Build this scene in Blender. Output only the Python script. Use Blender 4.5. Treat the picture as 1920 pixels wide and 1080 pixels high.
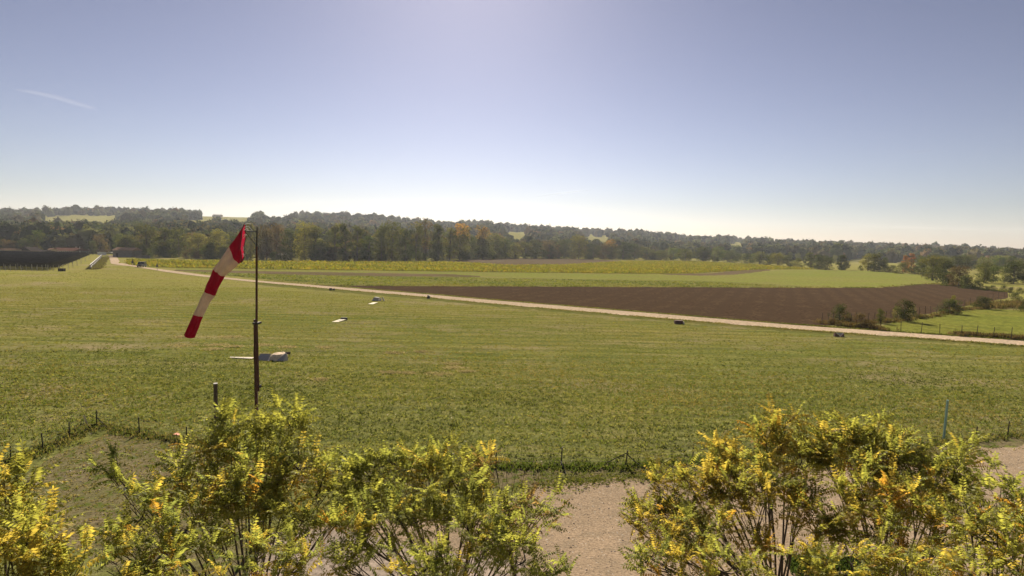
import bpy, math, random
import numpy as np
from mathutils import Vector, Matrix, Quaternion

for o in list(bpy.data.objects): bpy.data.objects.remove(o)
S = bpy.context.scene
COL = S.collection
PI = math.pi

# ------------------------------------------------------------------ camera
H = 9.5; F = 1050.0; PITCH = math.atan(79/1050.0); ROLL = 0.020
_fw = Vector((0, math.cos(PITCH), -math.sin(PITCH)))
_up0 = Vector((0, math.sin(PITCH), math.cos(PITCH))); _rt0 = Vector((1, 0, 0))
RT = _rt0*math.cos(ROLL) + _up0*math.sin(ROLL)
UP = _up0*math.cos(ROLL) - _rt0*math.sin(ROLL)
CAM = Vector((0, 0, H))
cd = bpy.data.cameras.new('camera'); cam = bpy.data.objects.new('camera', cd); COL.objects.link(cam)
m = Matrix((RT, UP, -_fw)).transposed().to_4x4(); m.translation = CAM
cam.matrix_world = m
cd.sensor_width = 36; cd.lens = 36*F/1920; cd.clip_start = 0.1; cd.clip_end = 40000
S.camera = cam

# ------------------------------------------------------------------ sky and sun
SUN_EL = 33.0; SUN_AZ = -5.0      # azimuth from +Y towards +X
w = bpy.data.worlds.new('World'); S.world = w; w.use_nodes = True
nt = w.node_tree; nt.nodes.clear()
sky = nt.nodes.new('ShaderNodeTexSky'); sky.sky_type = 'NISHITA'; sky.sun_disc = False
sky.sun_elevation = math.radians(SUN_EL); sky.sun_rotation = math.radians(SUN_AZ)
sky.air_density = 1.0; sky.dust_density = 0.35; sky.ozone_density = 2.0; sky.altitude = 300
bg = nt.nodes.new('ShaderNodeBackground'); bg.inputs[1].default_value = 0.052
wo = nt.nodes.new('ShaderNodeOutputWorld')
gm = nt.nodes.new('ShaderNodeGamma'); gm.inputs[1].default_value = 1.5
hs = nt.nodes.new('ShaderNodeHueSaturation'); hs.inputs['Saturation'].default_value = 0.68
tn = nt.nodes.new('ShaderNodeMix'); tn.data_type = 'RGBA'; tn.blend_type = 'MULTIPLY'; tn.inputs[0].default_value = 1; tn.inputs[7].default_value = (0.222, 0.197, 0.205, 1)
nt.links.new(sky.outputs[0], gm.inputs[0]); nt.links.new(gm.outputs[0], hs.inputs['Color']); nt.links.new(hs.outputs[0], tn.inputs[6])
nt.links.new(tn.outputs[2], bg.inputs[0]); nt.links.new(bg.outputs[0], wo.inputs[0])
sd = bpy.data.lights.new('sun', 'SUN'); sun = bpy.data.objects.new('sun', sd); COL.objects.link(sun)
sd.energy = 5.0; sd.angle = math.radians(0.6); sd.color = (1.0, 0.87, 0.70)
az, el = math.radians(SUN_AZ), math.radians(SUN_EL)
sv = Vector((math.sin(az)*math.cos(el), math.cos(az)*math.cos(el), math.sin(el)))
sun.rotation_euler = sv.to_track_quat('Z', 'Y').to_euler(); sun.location = (0, 0, 60)
S.view_settings.view_transform = 'Standard'; S.view_settings.look = 'None'
S.view_settings.exposure = 1.22; S.view_settings.gamma = 1.0
S.render.engine = 'CYCLES'
try:
    S.cycles.max_bounces = 10; S.cycles.diffuse_bounces = 8; S.cycles.transmission_bounces = 8; S.cycles.transparent_max_bounces = 16; S.cycles.volume_bounces = 0
except Exception: pass

# ------------------------------------------------------------------ helpers
def ray(u, v):
    return _fw + RT*((u-960)/F) - UP*((v-540)/F)
def G(u, v, z=0.0):                       # where the line of sight meets level ground
    d = ray(u, v); t = (z-H)/d.z
    return Vector((d.x*t, d.y*t, z))
def At(u, v, Y):                          # point at forward distance Y
    d = ray(u, v); t = Y/d.y
    return CAM + d*t
def proj(P):
    q = np.asarray(P, float) - np.array(CAM)
    x = q@np.array(RT); y = q@np.array(UP); z = q@np.array(_fw)
    return 960+F*x/z, 540-F*y/z
def vh(u): return 540 - 79 + 0.02*(u-960)

def build(name, V, Fs, mat, parent=None, col=None, smooth=False, loc=None, fmat=None):
    """V (N,3); Fs list of int arrays (M,k)"""
    V = np.asarray(V, np.float32)
    if not isinstance(Fs, list): Fs = [Fs]
    Fs = [np.asarray(f, np.int32) for f in Fs if len(f)]
    me = bpy.data.meshes.new(name)
    me.vertices.add(len(V)); me.vertices.foreach_set('co', V.ravel())
    li = np.concatenate([f.ravel() for f in Fs])
    sizes = np.concatenate([np.full(len(f), f.shape[1], np.int32) for f in Fs])
    starts = np.concatenate([[0], np.cumsum(sizes)[:-1]]).astype(np.int32)
    me.loops.add(len(li)); me.loops.foreach_set('vertex_index', li)
    me.polygons.add(len(sizes)); me.polygons.foreach_set('loop_start', starts)
    me.polygons.foreach_set('loop_total', sizes)
    me.polygons.foreach_set('use_smooth', np.full(len(sizes), bool(smooth)))
    if col is not None:
        a = me.color_attributes.new('col', 'FLOAT_COLOR', 'POINT')
        c = np.ones((len(V), 4), np.float32); c[:, :3] = col
        a.data.foreach_set('color', c.ravel())
    me.update(calc_edges=True)
    for mm in (mat if isinstance(mat, (list, tuple)) else [mat]): me.materials.append(mm)
    if fmat is not None: me.polygons.foreach_set('material_index', np.asarray(fmat, np.int32))
    o = bpy.data.objects.new(name, me); COL.objects.link(o)
    if parent: o.parent = parent
    if loc is not None: o.location = loc
    return o

def tag(o, label=None, cat=None, group=None, kind=None):
    if label: o['label'] = label
    if cat: o['category'] = cat
    if group: o['group'] = group
    if kind: o['kind'] = kind
    return o
def thing(name, label, cat, loc=(0, 0, 0), rz=0.0, group=None):
    o = bpy.data.objects.new(name, None); COL.objects.link(o)
    o.location = loc; o.rotation_euler = (0, 0, rz); o.empty_display_size = 0.3
    return tag(o, label, cat, group)
def inst(name, mesh, parent=None, loc=(0, 0, 0)):
    o = bpy.data.objects.new(name, mesh); COL.objects.link(o); o.parent = parent; o.location = loc
    return o

class MB:
    def __init__(s): s.v = []; s.q = []; s.t = []; s.n = 0
    def add(s, v, q=(), t=()):
        for f in q: s.q.append([i+s.n for i in f])
        for f in t: s.t.append([i+s.n for i in f])
        s.v += [tuple(p) for p in v]; s.n += len(v); return s
    def box(s, c, d, M=None):
        x, y, z = [k/2 for k in d]; c = Vector(c)
        P = [Vector((a*x, b*y, e*z)) for a in (-1, 1) for b in (-1, 1) for e in (-1, 1)]
        if M is not None: P = [M@p for p in P]
        return s.add([p+c for p in P], [(0, 1, 3, 2), (4, 6, 7, 5), (0, 4, 5, 1), (2, 3, 7, 6), (0, 2, 6, 4), (1, 5, 7, 3)])
    def prism(s, poly, off):               # closed polygon extruded by a vector
        n = len(poly); off = Vector(off); P = [Vector(p) for p in poly]
        v = P + [p+off for p in P]; b = s.n; s.v += [tuple(p) for p in v]; s.n += 2*n
        for i in range(n):
            j = (i+1) % n; s.q.append([b+i, b+j, b+n+j, b+n+i])
        for i in range(1, n-1):
            s.t.append([b, b+i+1, b+i]); s.t.append([b+n, b+n+i, b+n+i+1])
        return s
    def tube(s, pts, rad, k=6, cap=True):
        pts = [Vector(p) for p in pts]; n = len(pts)
        if not hasattr(rad, '__len__'): rad = [rad]*n
        b = s.n; ref = Vector((0.31, 0.52, 0.79))
        for i, p in enumerate(pts):
            d = (pts[min(i+1, n-1)]-pts[max(i-1, 0)]).normalized()
            a = d.cross(ref)
            if a.length < 1e-3: a = d.cross(Vector((1, 0, 0)))
            a.normalize(); c = d.cross(a)
            for j in range(k):
                t = 2*PI*j/k; s.v.append(tuple(p+(a*math.cos(t)+c*math.sin(t))*rad[i]))
        s.n += n*k
        for i in range(n-1):
            for j in range(k):
                jj = (j+1) % k; s.q.append([b+i*k+j, b+i*k+jj, b+(i+1)*k+jj, b+(i+1)*k+j])
        if cap:
            for j in range(1, k-1):
                s.t.append([b, b+j+1, b+j]); e = b+(n-1)*k; s.t.append([e, e+j, e+j+1])
        return s
    def build(s, name, mat, parent=None, smooth=False, **kw):
        Fs = []
        if s.q: Fs.append(np.array(s.q))
        if s.t: Fs.append(np.array(s.t))
        return build(name, np.array(s.v), Fs, mat, parent, smooth=smooth, **kw)

# ------------------------------------------------------------------ materials
def newmat(name):
    m = bpy.data.materials.new(name); m.use_nodes = True; n = m.node_tree; n.nodes.clear()
    out = n.nodes.new('ShaderNodeOutputMaterial'); return m, n, out
def N(n, t, **kw):
    x = n.nodes.new(t)
    for k, v in kw.items(): setattr(x, k, v)
    return x
def noise(n, vec, scale, detail=4, rough=0.6):
    x = N(n, 'ShaderNodeTexNoise'); x.inputs['Scale'].default_value = scale
    x.inputs['Detail'].default_value = detail; x.inputs['Roughness'].default_value = rough
    n.links.new(vec, x.inputs['Vector']); return x.outputs['Fac']
def ramp(n, fac, a, b):
    x = N(n, 'ShaderNodeMapRange'); x.inputs[1].default_value = a; x.inputs[2].default_value = b
    x.clamp = True; n.links.new(fac, x.inputs[0]); return x.outputs[0]
def mix(n, fac, a, b, mode='MIX'):
    x = N(n, 'ShaderNodeMix', data_type='RGBA', blend_type=mode)
    def setp(i, val):
        if hasattr(val, 'is_output'): n.links.new(val, x.inputs[i])
        elif hasattr(val, '__len__'): x.inputs[i].default_value = (*val, 1)
        else: x.inputs[i].default_value = val
    setp(0, fac); setp(6, a); setp(7, b); return x.outputs[2]
def pos(n, scale=(1, 1, 1)):
    g = N(n, 'ShaderNodeNewGeometry'); mp = N(n, 'ShaderNodeMapping'); mp.inputs['Scale'].default_value = scale
    n.links.new(g.outputs['Position'], mp.inputs['Vector']); return mp.outputs[0]
def finish(n, out, colr, rough=0.9, bump=None, bdist=0.05, bstr=0.6, spec=0.2, metal=0.0):
    if spec <= .05:                      # soil, grass and gravel: no sheen
        b = N(n, 'ShaderNodeBsdfDiffuse'); n.links.new(colr, b.inputs[0]); b.inputs[1].default_value = .3
        if bump is not None:
            bp = N(n, 'ShaderNodeBump'); bp.inputs['Distance'].default_value = bdist; bp.inputs['Strength'].default_value = bstr
            n.links.new(bump, bp.inputs['Height']); n.links.new(bp.outputs[0], b.inputs['Normal'])
        n.links.new(b.outputs[0], out.inputs[0]); return
    b = N(n, 'ShaderNodeBsdfPrincipled'); b.inputs['Roughness'].default_value = rough
    b.inputs['Specular IOR Level'].default_value = spec; b.inputs['Metallic'].default_value = metal
    if hasattr(colr, 'is_output'): n.links.new(colr, b.inputs['Base Color'])
    else: b.inputs['Base Color'].default_value = (*colr, 1)
    if bump is not None:
        bp = N(n, 'ShaderNodeBump'); bp.inputs['Distance'].default_value = bdist; bp.inputs['Strength'].default_value = bstr
        n.links.new(bump, bp.inputs['Height']); n.links.new(bp.outputs[0], b.inputs['Normal'])
    n.links.new(b.outputs[0], out.inputs[0])
def ground_mat(name, c1, c2, c3, big=0.03, mid=0.25, fine=2.5, speck=None, bdist=0.06, stretch=(1, 1, 1), furrow=None, bstr=.7):
    m, n, out = newmat(name); p = pos(n, stretch)
    a = mix(n, ramp(n, noise(n, p, big, 3), .38, .62), c1, c2)
    a = mix(n, ramp(n, noise(n, p, mid, 5, .7), .48, .68), a, c3)
    f = noise(n, p, fine, 6, .75)
    dk = mix(n, ramp(n, f, .3, .7), (.45, .45, .45), (1.55, 1.55, 1.5))
    a = mix(n, 1.0, a, dk, 'MULTIPLY')
    if speck is not None:
        a = mix(n, ramp(n, noise(n, p, speck[1], 2, .6), speck[2], speck[2]+.05), a, speck[0])
    bsrc = f
    if furrow is not None:
        rot, sc, colf = furrow
        mp = N(n, 'ShaderNodeMapping'); mp.inputs['Rotation'].default_value = (0, 0, rot); n.links.new(p, mp.inputs[0])
        wv = N(n, 'ShaderNodeTexWave'); wv.inputs['Scale'].default_value = sc; wv.inputs['Distortion'].default_value = 1.2
        wv.inputs['Detail'].default_value = 3; n.links.new(mp.outputs[0], wv.inputs[0])
        a = mix(n, ramp(n, wv.outputs['Fac'], .2, 1.2), a, colf)
    finish(n, out, a, .95, bsrc, bdist, bstr, .05)
    return m
def plain(name, c, var=.25, scale=4.0, rough=.8, spec=.2, metal=0.0, c2=None, bdist=.01):
    m, n, out = newmat(name); p = pos(n); f = noise(n, p, scale, 5, .65)
    c2 = c2 or tuple(k*(1-var) for k in c)
    a = mix(n, ramp(n, f, .35, .65), c, c2)
    finish(n, out, a, rough, f, bdist, .4, spec, metal); return m
def leafmat(name, trans=.5, rnd=.25, satmul=1.0, tcol=(1.25, 1.2, .6), gloss=0.0):
    m, n, out = newmat(name)
    at = N(n, 'ShaderNodeAttribute', attribute_name='col')
    oi = N(n, 'ShaderNodeObjectInfo')
    hs = N(n, 'ShaderNodeHueSaturation'); hs.inputs['Saturation'].default_value = satmul
    mr = N(n, 'ShaderNodeMapRange'); mr.inputs[3].default_value = 1-rnd; mr.inputs[4].default_value = 1+rnd
    n.links.new(oi.outputs['Random'], mr.inputs[0]); n.links.new(mr.outputs[0], hs.inputs['Value'])
    n.links.new(at.outputs['Color'], hs.inputs['Color'])
    d = N(n, 'ShaderNodeBsdfDiffuse'); t = N(n, 'ShaderNodeBsdfTranslucent'); gl = N(n, 'ShaderNodeBsdfGlossy')
    gl.inputs['Roughness'].default_value = .6; gl.inputs['Color'].default_value = (1, 1, 1, 1)
    n.links.new(hs.outputs[0], d.inputs[0])
    tc = mix(n, 1.0, hs.outputs[0], tcol, 'MULTIPLY')
    n.links.new(tc, t.inputs[0])
    ms = N(n, 'ShaderNodeMixShader'); ms.inputs[0].default_value = trans
    n.links.new(d.outputs[0], ms.inputs[1]); n.links.new(t.outputs[0], ms.inputs[2])
    m2 = N(n, 'ShaderNodeMixShader'); m2.inputs[0].default_value = gloss
    n.links.new(ms.outputs[0], m2.inputs[1]); n.links.new(gl.outputs[0], m2.inputs[2])
    n.links.new(m2.outputs[0], out.inputs[0]); return m

# meadow: colours differ with distance from the yard (mown greener strip, drier beyond)
def meadow_mat():
    m, n, out = newmat('meadow_grass'); p = pos(n); ps = pos(n, (.55, 1.3, 1))
    g = (.140, .158, .042); ol = (.200, .188, .062); dry = (.255, .215, .115); dk = (.105, .125, .034)
    a = mix(n, ramp(n, noise(n, ps, .035, 4), .4, .6), g, ol)
    a = mix(n, ramp(n, noise(n, ps, .16, 5, .7), .50, .72), a, dry)
    a = mix(n, ramp(n, noise(n, ps, .45, 5, .7), .52, .70), a, dk)
    sx = N(n, 'ShaderNodeSeparateXYZ'); n.links.new(p, sx.inputs[0])
    # the near belt of the meadow is lusher clover green
    nb = ramp(n, sx.outputs[1], 56, 24)
    mk = N(n, 'ShaderNodeMath', operation='MULTIPLY'); n.links.new(nb, mk.inputs[0]); n.links.new(ramp(n, noise(n, p, .12, 3), .3, .55), mk.inputs[1])
    a = mix(n, mk.outputs[0], a, (.17, .18, .064))
    yb = ramp(n, sx.outputs[1], 70, 130)
    a = mix(n, yb, a, mix(n, ramp(n, noise(n, ps, .05, 4), .35, .65), (.225, .225, .06), (.25, .225, .08)))
    # left and right ends are browner
    f = noise(n, p, 3.0, 7, .8)
    a = mix(n, 1.0, a, mix(n, ramp(n, f, .3, .7), (.35, .38, .35), (1.65, 1.62, 1.55)), 'MULTIPLY')
    a = mix(n, ramp(n, noise(n, p, 2.2, 3, .7), .66, .74), a, (.30, .27, .17))
    st = noise(n, pos(n, (.10, 1.5, 1)), .9, 4, .6)
    a = mix(n, 1.0, a, mix(n, ramp(n, st, .35, .65), (.80, .82, .84), (1.18, 1.15, 1.12)), 'MULTIPLY')
    mw = N(n, 'ShaderNodeTexWave'); mw.bands_direction = 'Y'; mw.inputs['Scale'].default_value = .13; mw.inputs['Distortion'].default_value = 2.2; mw.inputs['Detail'].default_value = 3; mw.inputs['Detail Scale'].default_value = .3
    n.links.new(pos(n, (.35, 1, 1)), mw.inputs[0])
    a = mix(n, 1.0, a, mix(n, mw.outputs['Fac'], (.88, .90, .90), (1.10, 1.09, 1.07)), 'MULTIPLY')
    fl = noise(n, pos(n, (1, .6, 1)), 4.5, 2, .5)
    a = mix(n, ramp(n, fl, .70, .74), a, (.42, .38, .26))
    wr = noise(n, pos(n, (.6, 1.0, 1)), .075, 5, .75)
    a = mix(n, ramp(n, wr, .545, .68), a, (.27, .225, .125))
    finish(n, out, a, .95, f, .10, .9, .03); return m

M = {}
M['meadow'] = meadow_mat()
M['soil'] = ground_mat('ploughed_soil', (.074, .049, .030), (.062, .041, .026), (.088, .060, .037), .012, .2, 1.6, ((.30, .24, .19), 1.8, .74), .14, furrow=(.45, .09, (.064, .043, .0265)))
M['soil2'] = ground_mat('stubble_soil', (.15, .105, .075), (.12, .095, .05), (.13, .12, .05), .04, .3, 2, None, .08)
M['green'] = ground_mat('winter_crop_green', (.18, .205, .045), (.205, .21, .055), (.20, .18, .065), .02, .12, 1.8, None, .06, stretch=(.5, 1.4, 1))
M['olive'] = ground_mat('weedy_olive_crop', (.15, .175, .042), (.185, .185, .055), (.18, .14, .07), .03, .4, 1.2, ((.05, .06, .02), .8, .62), .10)
M['cropbed'] = ground_mat('crop_bed', (.13, .14, .028), (.16, .145, .028), (.10, .10, .03), .03, .3, 2, None, .1)
M['dune'] = ground_mat('bare_slope_soil', (.125, .095, .065), (.115, .095, .055), (.11, .10, .045), .03, .2, 1.4, None, .08, furrow=(.2, .3, (.135, .10, .07)))
M['path'] = ground_mat('pale_track', (.34, .30, .20), (.28, .26, .14), (.2, .2, .08), .05, .3, 2, None, .03)
M['road'] = ground_mat('pale_lane', (.46, .365, .265), (.42, .33, .24), (.40, .32, .24), .05, .35, 3, None, .01, bstr=.2)
M['gravel'] = ground_mat('gravel', (.285, .22, .155), (.345, .262, .185), (.245, .195, .14), .3, 1.4, 14, ((.50, .45, .38), 9, .66), .02, stretch=(.8, 1.1, 1))
M['gravel2'] = ground_mat('smooth_yard', (.30, .25, .21), (.33, .27, .225), (.26, .22, .18), .3, .9, 5, None, .01)
M['brightmeadow'] = ground_mat('fresh_meadow', (.15, .175, .034), (.175, .18, .04), (.12, .135, .03), .06, .3, 1.5, None, .08)
M['dirt'] = ground_mat('bare_dirt_grass', (.165, .14, .08), (.135, .135, .055), (.20, .16, .10), .25, .9, 4, ((.10, .12, .03), 2, .55), .06)
M['verge'] = ground_mat('dry_verge', (.12, .13, .035), (.16, .145, .05), (.085, .10, .025), .2, .8, 3, None, .08)
M['concrete'] = plain('concrete_slab', (.42, .39, .36), .2, 3, spec=.02)
M['tanstone'] = plain('rough_tan_concrete', (.80, .66, .50), .25, 6, bdist=.03, spec=.02)
M['whitepaint'] = plain('weathered_white_paint', (.60, .54, .44), .25, 5)
M['cream'] = plain('cream_board', (.48, .44, .32), .1, 5)
M['greyslab'] = plain('grey_marker_slab', (.42, .39, .37), .2, 6)
M['rust'] = plain('rusty_steel', (.10, .048, .035), .45, 9, .75, c2=(.06, .032, .026))
M['darksteel'] = plain('dark_steel', (.045, .04, .038), .3, 8, .6)
M['galv'] = plain('galvanised_steel', (.38, .37, .35), .3, 7, .5, metal=.3)
M['wood'] = plain('old_timber', (.10, .08, .065), .4, 10)
M['teal'] = plain('teal_paint', (.22, .37, .33), .25, 12)
M['tan'] = plain('tan_plastic', (.66, .55, .32), .15, 12)
M['pink'] = plain('faded_orange_sheet', (.85, .40, .28), .3, 9)
M['bark'] = plain('bark', (.075, .055, .042), .4, 8, .9, bdist=.02)
M['barkpale'] = plain('far_bark', (.13, .11, .09), .4, 1.5, .9)
M['black'] = plain('black_paint', (.018, .018, .02), .3, 6, .4, spec=.4)
M['white'] = plain('white_paint', (.75, .74, .70), .1, 6)
M['panel'] = plain('panel_back', (.085, .082, .09), .4, .6, spec=.02)
M['brick'] = plain('dark_red_block', (.12, .06, .055), .3, 9)
M['glass'] = plain('dark_glass', (.02, .025, .03), .2, 1, .08, spec=.8)
M['rubber'] = plain('rubber', (.02, .02, .02), .2, 8)
M['wallgrey'] = plain('grey_render', (.20, .185, .17), .2, .8, spec=.02)
M['walltan'] = plain('tan_render', (.42, .34, .24), .2, .8, spec=.02)
M['wallpale'] = plain('pale_render', (.55, .50, .42), .15, .8, spec=.02)
M['rooftile'] = plain('brown_roof_tiles', (.30, .20, .13), .3, .8, c2=(.22, .15, .11), spec=.02)
M['roofred'] = plain('red_roof_tiles', (.17, .095, .07), .3, .8, spec=.02)
M['roofdark'] = plain('dark_roof', (.07, .06, .055), .3, .8, spec=.02)
M['leaf'] = leafmat('tree_leaf', .5, .0)
M['nearleaf'] = leafmat('near_leaf', .64, .12, 1.0, (1.38, 1.30, .75), .012)
M['farleaf'] = leafmat('far_foliage', .38, .22, .95)
M['hillleaf'] = leafmat('hill_foliage', .18, .0, .9)
M['blade'] = leafmat('grass_blade', .45, .0, 1.0, (1.2, 1.2, .6))
def fabric(name, c, t):
    m, n, out = newmat(name); p = pos(n, (1, 1, .35)); f = noise(n, p, 7.0, 5)
    a = mix(n, ramp(n, f, .35, .7), c, tuple(k*.78 for k in c))
    wv = N(n, 'ShaderNodeTexNoise'); wv.inputs['Scale'].default_value = 5
    d = N(n, 'ShaderNodeBsdfDiffuse'); tr = N(n, 'ShaderNodeBsdfTranslucent'); ms = N(n, 'ShaderNodeMixShader')
    n.links.new(a, d.inputs[0]); n.links.new(a, tr.inputs[0]); ms.inputs[0].default_value = t
    bp = N(n, 'ShaderNodeBump'); bp.inputs['Distance'].default_value = .09; n.links.new(f, bp.inputs['Height'])
    n.links.new(bp.outputs[0], d.inputs['Normal']); n.links.new(bp.outputs[0], tr.inputs['Normal'])
    n.links.new(d.outputs[0], ms.inputs[1]); n.links.new(tr.outputs[0], ms.inputs[2]); n.links.new(ms.outputs[0], out.inputs[0]); return m
M['sockred'] = fabric('red_sock_fabric', (.36, .02, .048), .38)
M['sockwhite'] = fabric('white_sock_fabric', (.60, .50, .42), .42)

# ------------------------------------------------------------------ terrain
SKYL = np.array([(-900, 402), (-300, 400), (0, 401), (150, 399), (300, 404), (450, 408), (600, 409), (700, 414), (760, 421), (850, 426), (910, 424), (1000, 432), (1100, 439),
                 (1200, 444), (1300, 451), (1400, 454), (1500, 460), (1600, 465), (1700, 470), (1790, 469), (1850, 474), (1920, 481), (2600, 484)], float)
YC = 1400.0
_c = (SKYL[:, 0]-960)/F
_hc = H + YC*((79+461-79-540+540-0)*0 + (461+0.02*(SKYL[:, 0]-960)) - SKYL[:, 1])/F
HC = np.array([_c, np.maximum(_hc, 1.0)])
STARTC = np.array([[-2, -.75, -.4, 0, .3, .9, 2], [340, 340, 400, 520, 620, 560, 560]], float)
def terrain(X, Y):
    X = np.asarray(X, float); Y = np.asarray(Y, float)
    r = np.hypot(X, Y); th = np.abs(np.arctan2(X, Y))
    D = r*np.cos(np.minimum(th, 0.87)); c = np.clip(np.tan(np.clip(np.arctan2(X, Y), -1.1, 1.1)), -1.8, 1.8)
    hc = np.interp(c, HC[0], HC[1]); s0 = np.interp(c, STARTC[0], STARTC[1])
    t = np.clip((D-s0)/(YC-s0), 0, 1)
    s = .55*t + .45*t*t*(3-2*t)
    back = np.clip((D-YC)/2500, 0, 1); s = s*(1-back)**1.5
    side = np.clip((th-1.2)/.6, 0, 1)
    und = (np.sin(X/83+1.3)*np.sin(Y/117+.4)*4 + np.sin(X/31+Y/47)*1.3)*np.clip(t*4, 0, 1)*np.clip((1-t)*3, .0, 1)*np.clip(hc/40, .15, 1)
    return (hc*s + und)*(1-.5*side)
def terrain_mesh():
    front = np.linspace(-1.15, 1.15, 361); rear = np.linspace(1.15, 2*PI-1.15, 60)[1:-1]
    th = np.concatenate([front, rear])
    r = np.concatenate([[.5, 5, 12, 20, 30, 45, 60, 80, 100, 130, 160, 200, 240, 280, 310], np.geomspace(330, 1900, 70), np.geomspace(2000, 14000, 16)])
    T, R = np.meshgrid(th, r); X = R*np.sin(T); Y = R*np.cos(T); Z = terrain(X, Y)
    V = np.stack([X, Y, Z], -1).reshape(-1, 3); n = len(th); k = len(r)
    i = np.arange(k-1)[:, None]*n; j = np.arange(n)[None]; jn = (j+1) % n
    Q = np.stack([i+j, i+jn, i+n+jn, i+n+j], -1).reshape(-1, 4)[:, ::-1]
    o = build('ground', np.vstack([V, [[0, 0, 0]]]), [Q, np.stack([np.full(n, len(V)), jn[0], j[0]], -1)[:, ::-1]], M['meadow'], smooth=True)
    return tag(o, kind='structure')
terrain_mesh()

def dens(pts, n=24):                       # resample a pixel polyline
    pts = np.array(pts, float); L = np.r_[0, np.cumsum(np.hypot(*np.diff(pts, axis=0).T))]
    t = np.linspace(0, L[-1], n); return np.stack([np.interp(t, L, pts[:, 0]), np.interp(t, L, pts[:, 1])], -1)
_rng = np.random.default_rng(5)
def strip(name, top, bot, z, mat, n=60, jit=.35, rows=2):
    """sheet lying on the flat ground between two boundary lines"""
    a = dens(top, n); b = dens(bot, n); V = []; zz = z if isinstance(z, tuple) else (z, z)
    for k in range(rows+1):
        for i in range(n):
            if k in (0, rows):
                p = (a if k == 0 else b)[i]; g = G(*p); z = zz[0] if k == 0 else zz[1]
                g = Vector((g.x, g.y*(1+_rng.normal()*jit/100), z))
                V.append(g); 
            else: V.append(None)
    for k in range(1, rows):
        for i in range(n): V[k*n+i] = V[i].lerp(V[rows*n+i], k/rows)
    Q = [[k*n+i, (k+1)*n+i, (k+1)*n+i+1, k*n+i+1] for k in range(rows) for i in range(n-1)]
    return tag(build(name, np.array([tuple(v) for v in V]), np.array(Q), mat), kind='structure')

# fields beyond the lane, from far to near
strip('bare_slope', [(845, 489), (880, 486), (960, 483.5), (1080, 485), (1175, 489)], [(845, 490), (900, 497), (960, 498), (1060, 497), (1175, 489.6)], .03, M['dune'])
strip('farm_track', [(300, 487.2), (640, 489), (760, 490.6), (830, 490.6)], [(300, 488), (640, 490), (760, 491.6), (830, 491.2)], .045, M['path'])
strip('crop_bed', [(240, 487), (480, 490), (640, 490.5), (850, 491), (960, 497.5), (1060, 496.5), (1170, 489.5), (1300, 489.6), (1430, 497), (1535, 504.5)],
      [(240, 498), (320, 502.5), (480, 505), (640, 507), (960, 511), (1200, 514), (1300, 513), (1400, 507), (1440, 505.5), (1535, 505.3)], .035, M['cropbed'])
strip('green_strip', [(330, 503), (480, 505.5), (640, 507.5), (960, 511.5), (1200, 515), (1330, 517), (1400, 512), (1460, 507), (1600, 506.5), (1700, 513), (1754, 521)],
      [(330, 506), (480, 508.5), (640, 511), (850, 515), (960, 521), (1100, 524), (1300, 526), (1400, 532), (1500, 538), (1640, 539.5), (1754, 530)], .03, M['green'], jit=.15)
strip('brown_strip', [(330, 506), (480, 508.5), (640, 511), (850, 514.5), (900, 518)], [(330, 507.5), (480, 513), (640, 517), (850, 519), (900, 519.5)], .05, M['soil2'])
strip('soil_lens', [(1240, 514), (1330, 513), (1400, 506.2), (1440, 505.2)], [(1240, 514.6), (1310, 517), (1380, 515), (1445, 507)], .05, M['soil2'])
strip('olive_strip', [(345, 508), (480, 513), (640, 517), (850, 519), (960, 521.5), (1100, 524), (1300, 526), (1400, 530), (1500, 536)],
      [(345, 509), (560, 530), (600, 533.5), (640, 535.5), (960, 536.5), (1250, 538), (1400, 538.5), (1500, 539)], .04, M['olive'])
strip('ploughed_field', [(590, 534), (640, 535.8), (960, 537), (1250, 538.5), (1500, 539.5), (1640, 540), (1752, 531.5), (1890, 548)],
      [(600, 535.5), (640, 538), (807, 552), (900, 560), (1100, 576), (1270, 590), (1480, 607.5), (1545, 611), (1700, 597), (1800, 576), (1893, 558)], .02, M['soil'], n=120, rows=10)
strip('fresh_meadow', [(1640, 614), (1700, 599), (1800, 581), (1850, 580), (1990, 584)], [(1640, 620.5), (1700, 624), (1800, 631), (1920, 638.5), (1990, 643)], .02, M['brightmeadow'], rows=6)
RTOP = [(203, 479.3), (206, 487), (216, 492.2), (227, 493), (250, 497.5), (270, 501), (320, 507.5), (395, 517.5), (478, 526), (640, 539), (807, 553), (900, 561.5), (1100, 578), (1270, 592), (1480, 609.5), (1710, 625.6), (1920, 640), (2200, 659), (2600, 686)]
RBOT = [(198, 479.3), (200, 487), (203, 493.5), (222, 497), (250, 500), (275, 504), (320, 511.7), (395, 520.6), (478, 529.3), (640, 543.6), (807, 558.3), (900, 568), (1100, 585.3), (1270, 600), (1480, 617.8), (1710, 634), (1920, 649.7), (2200, 671), (2600, 700)]
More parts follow.
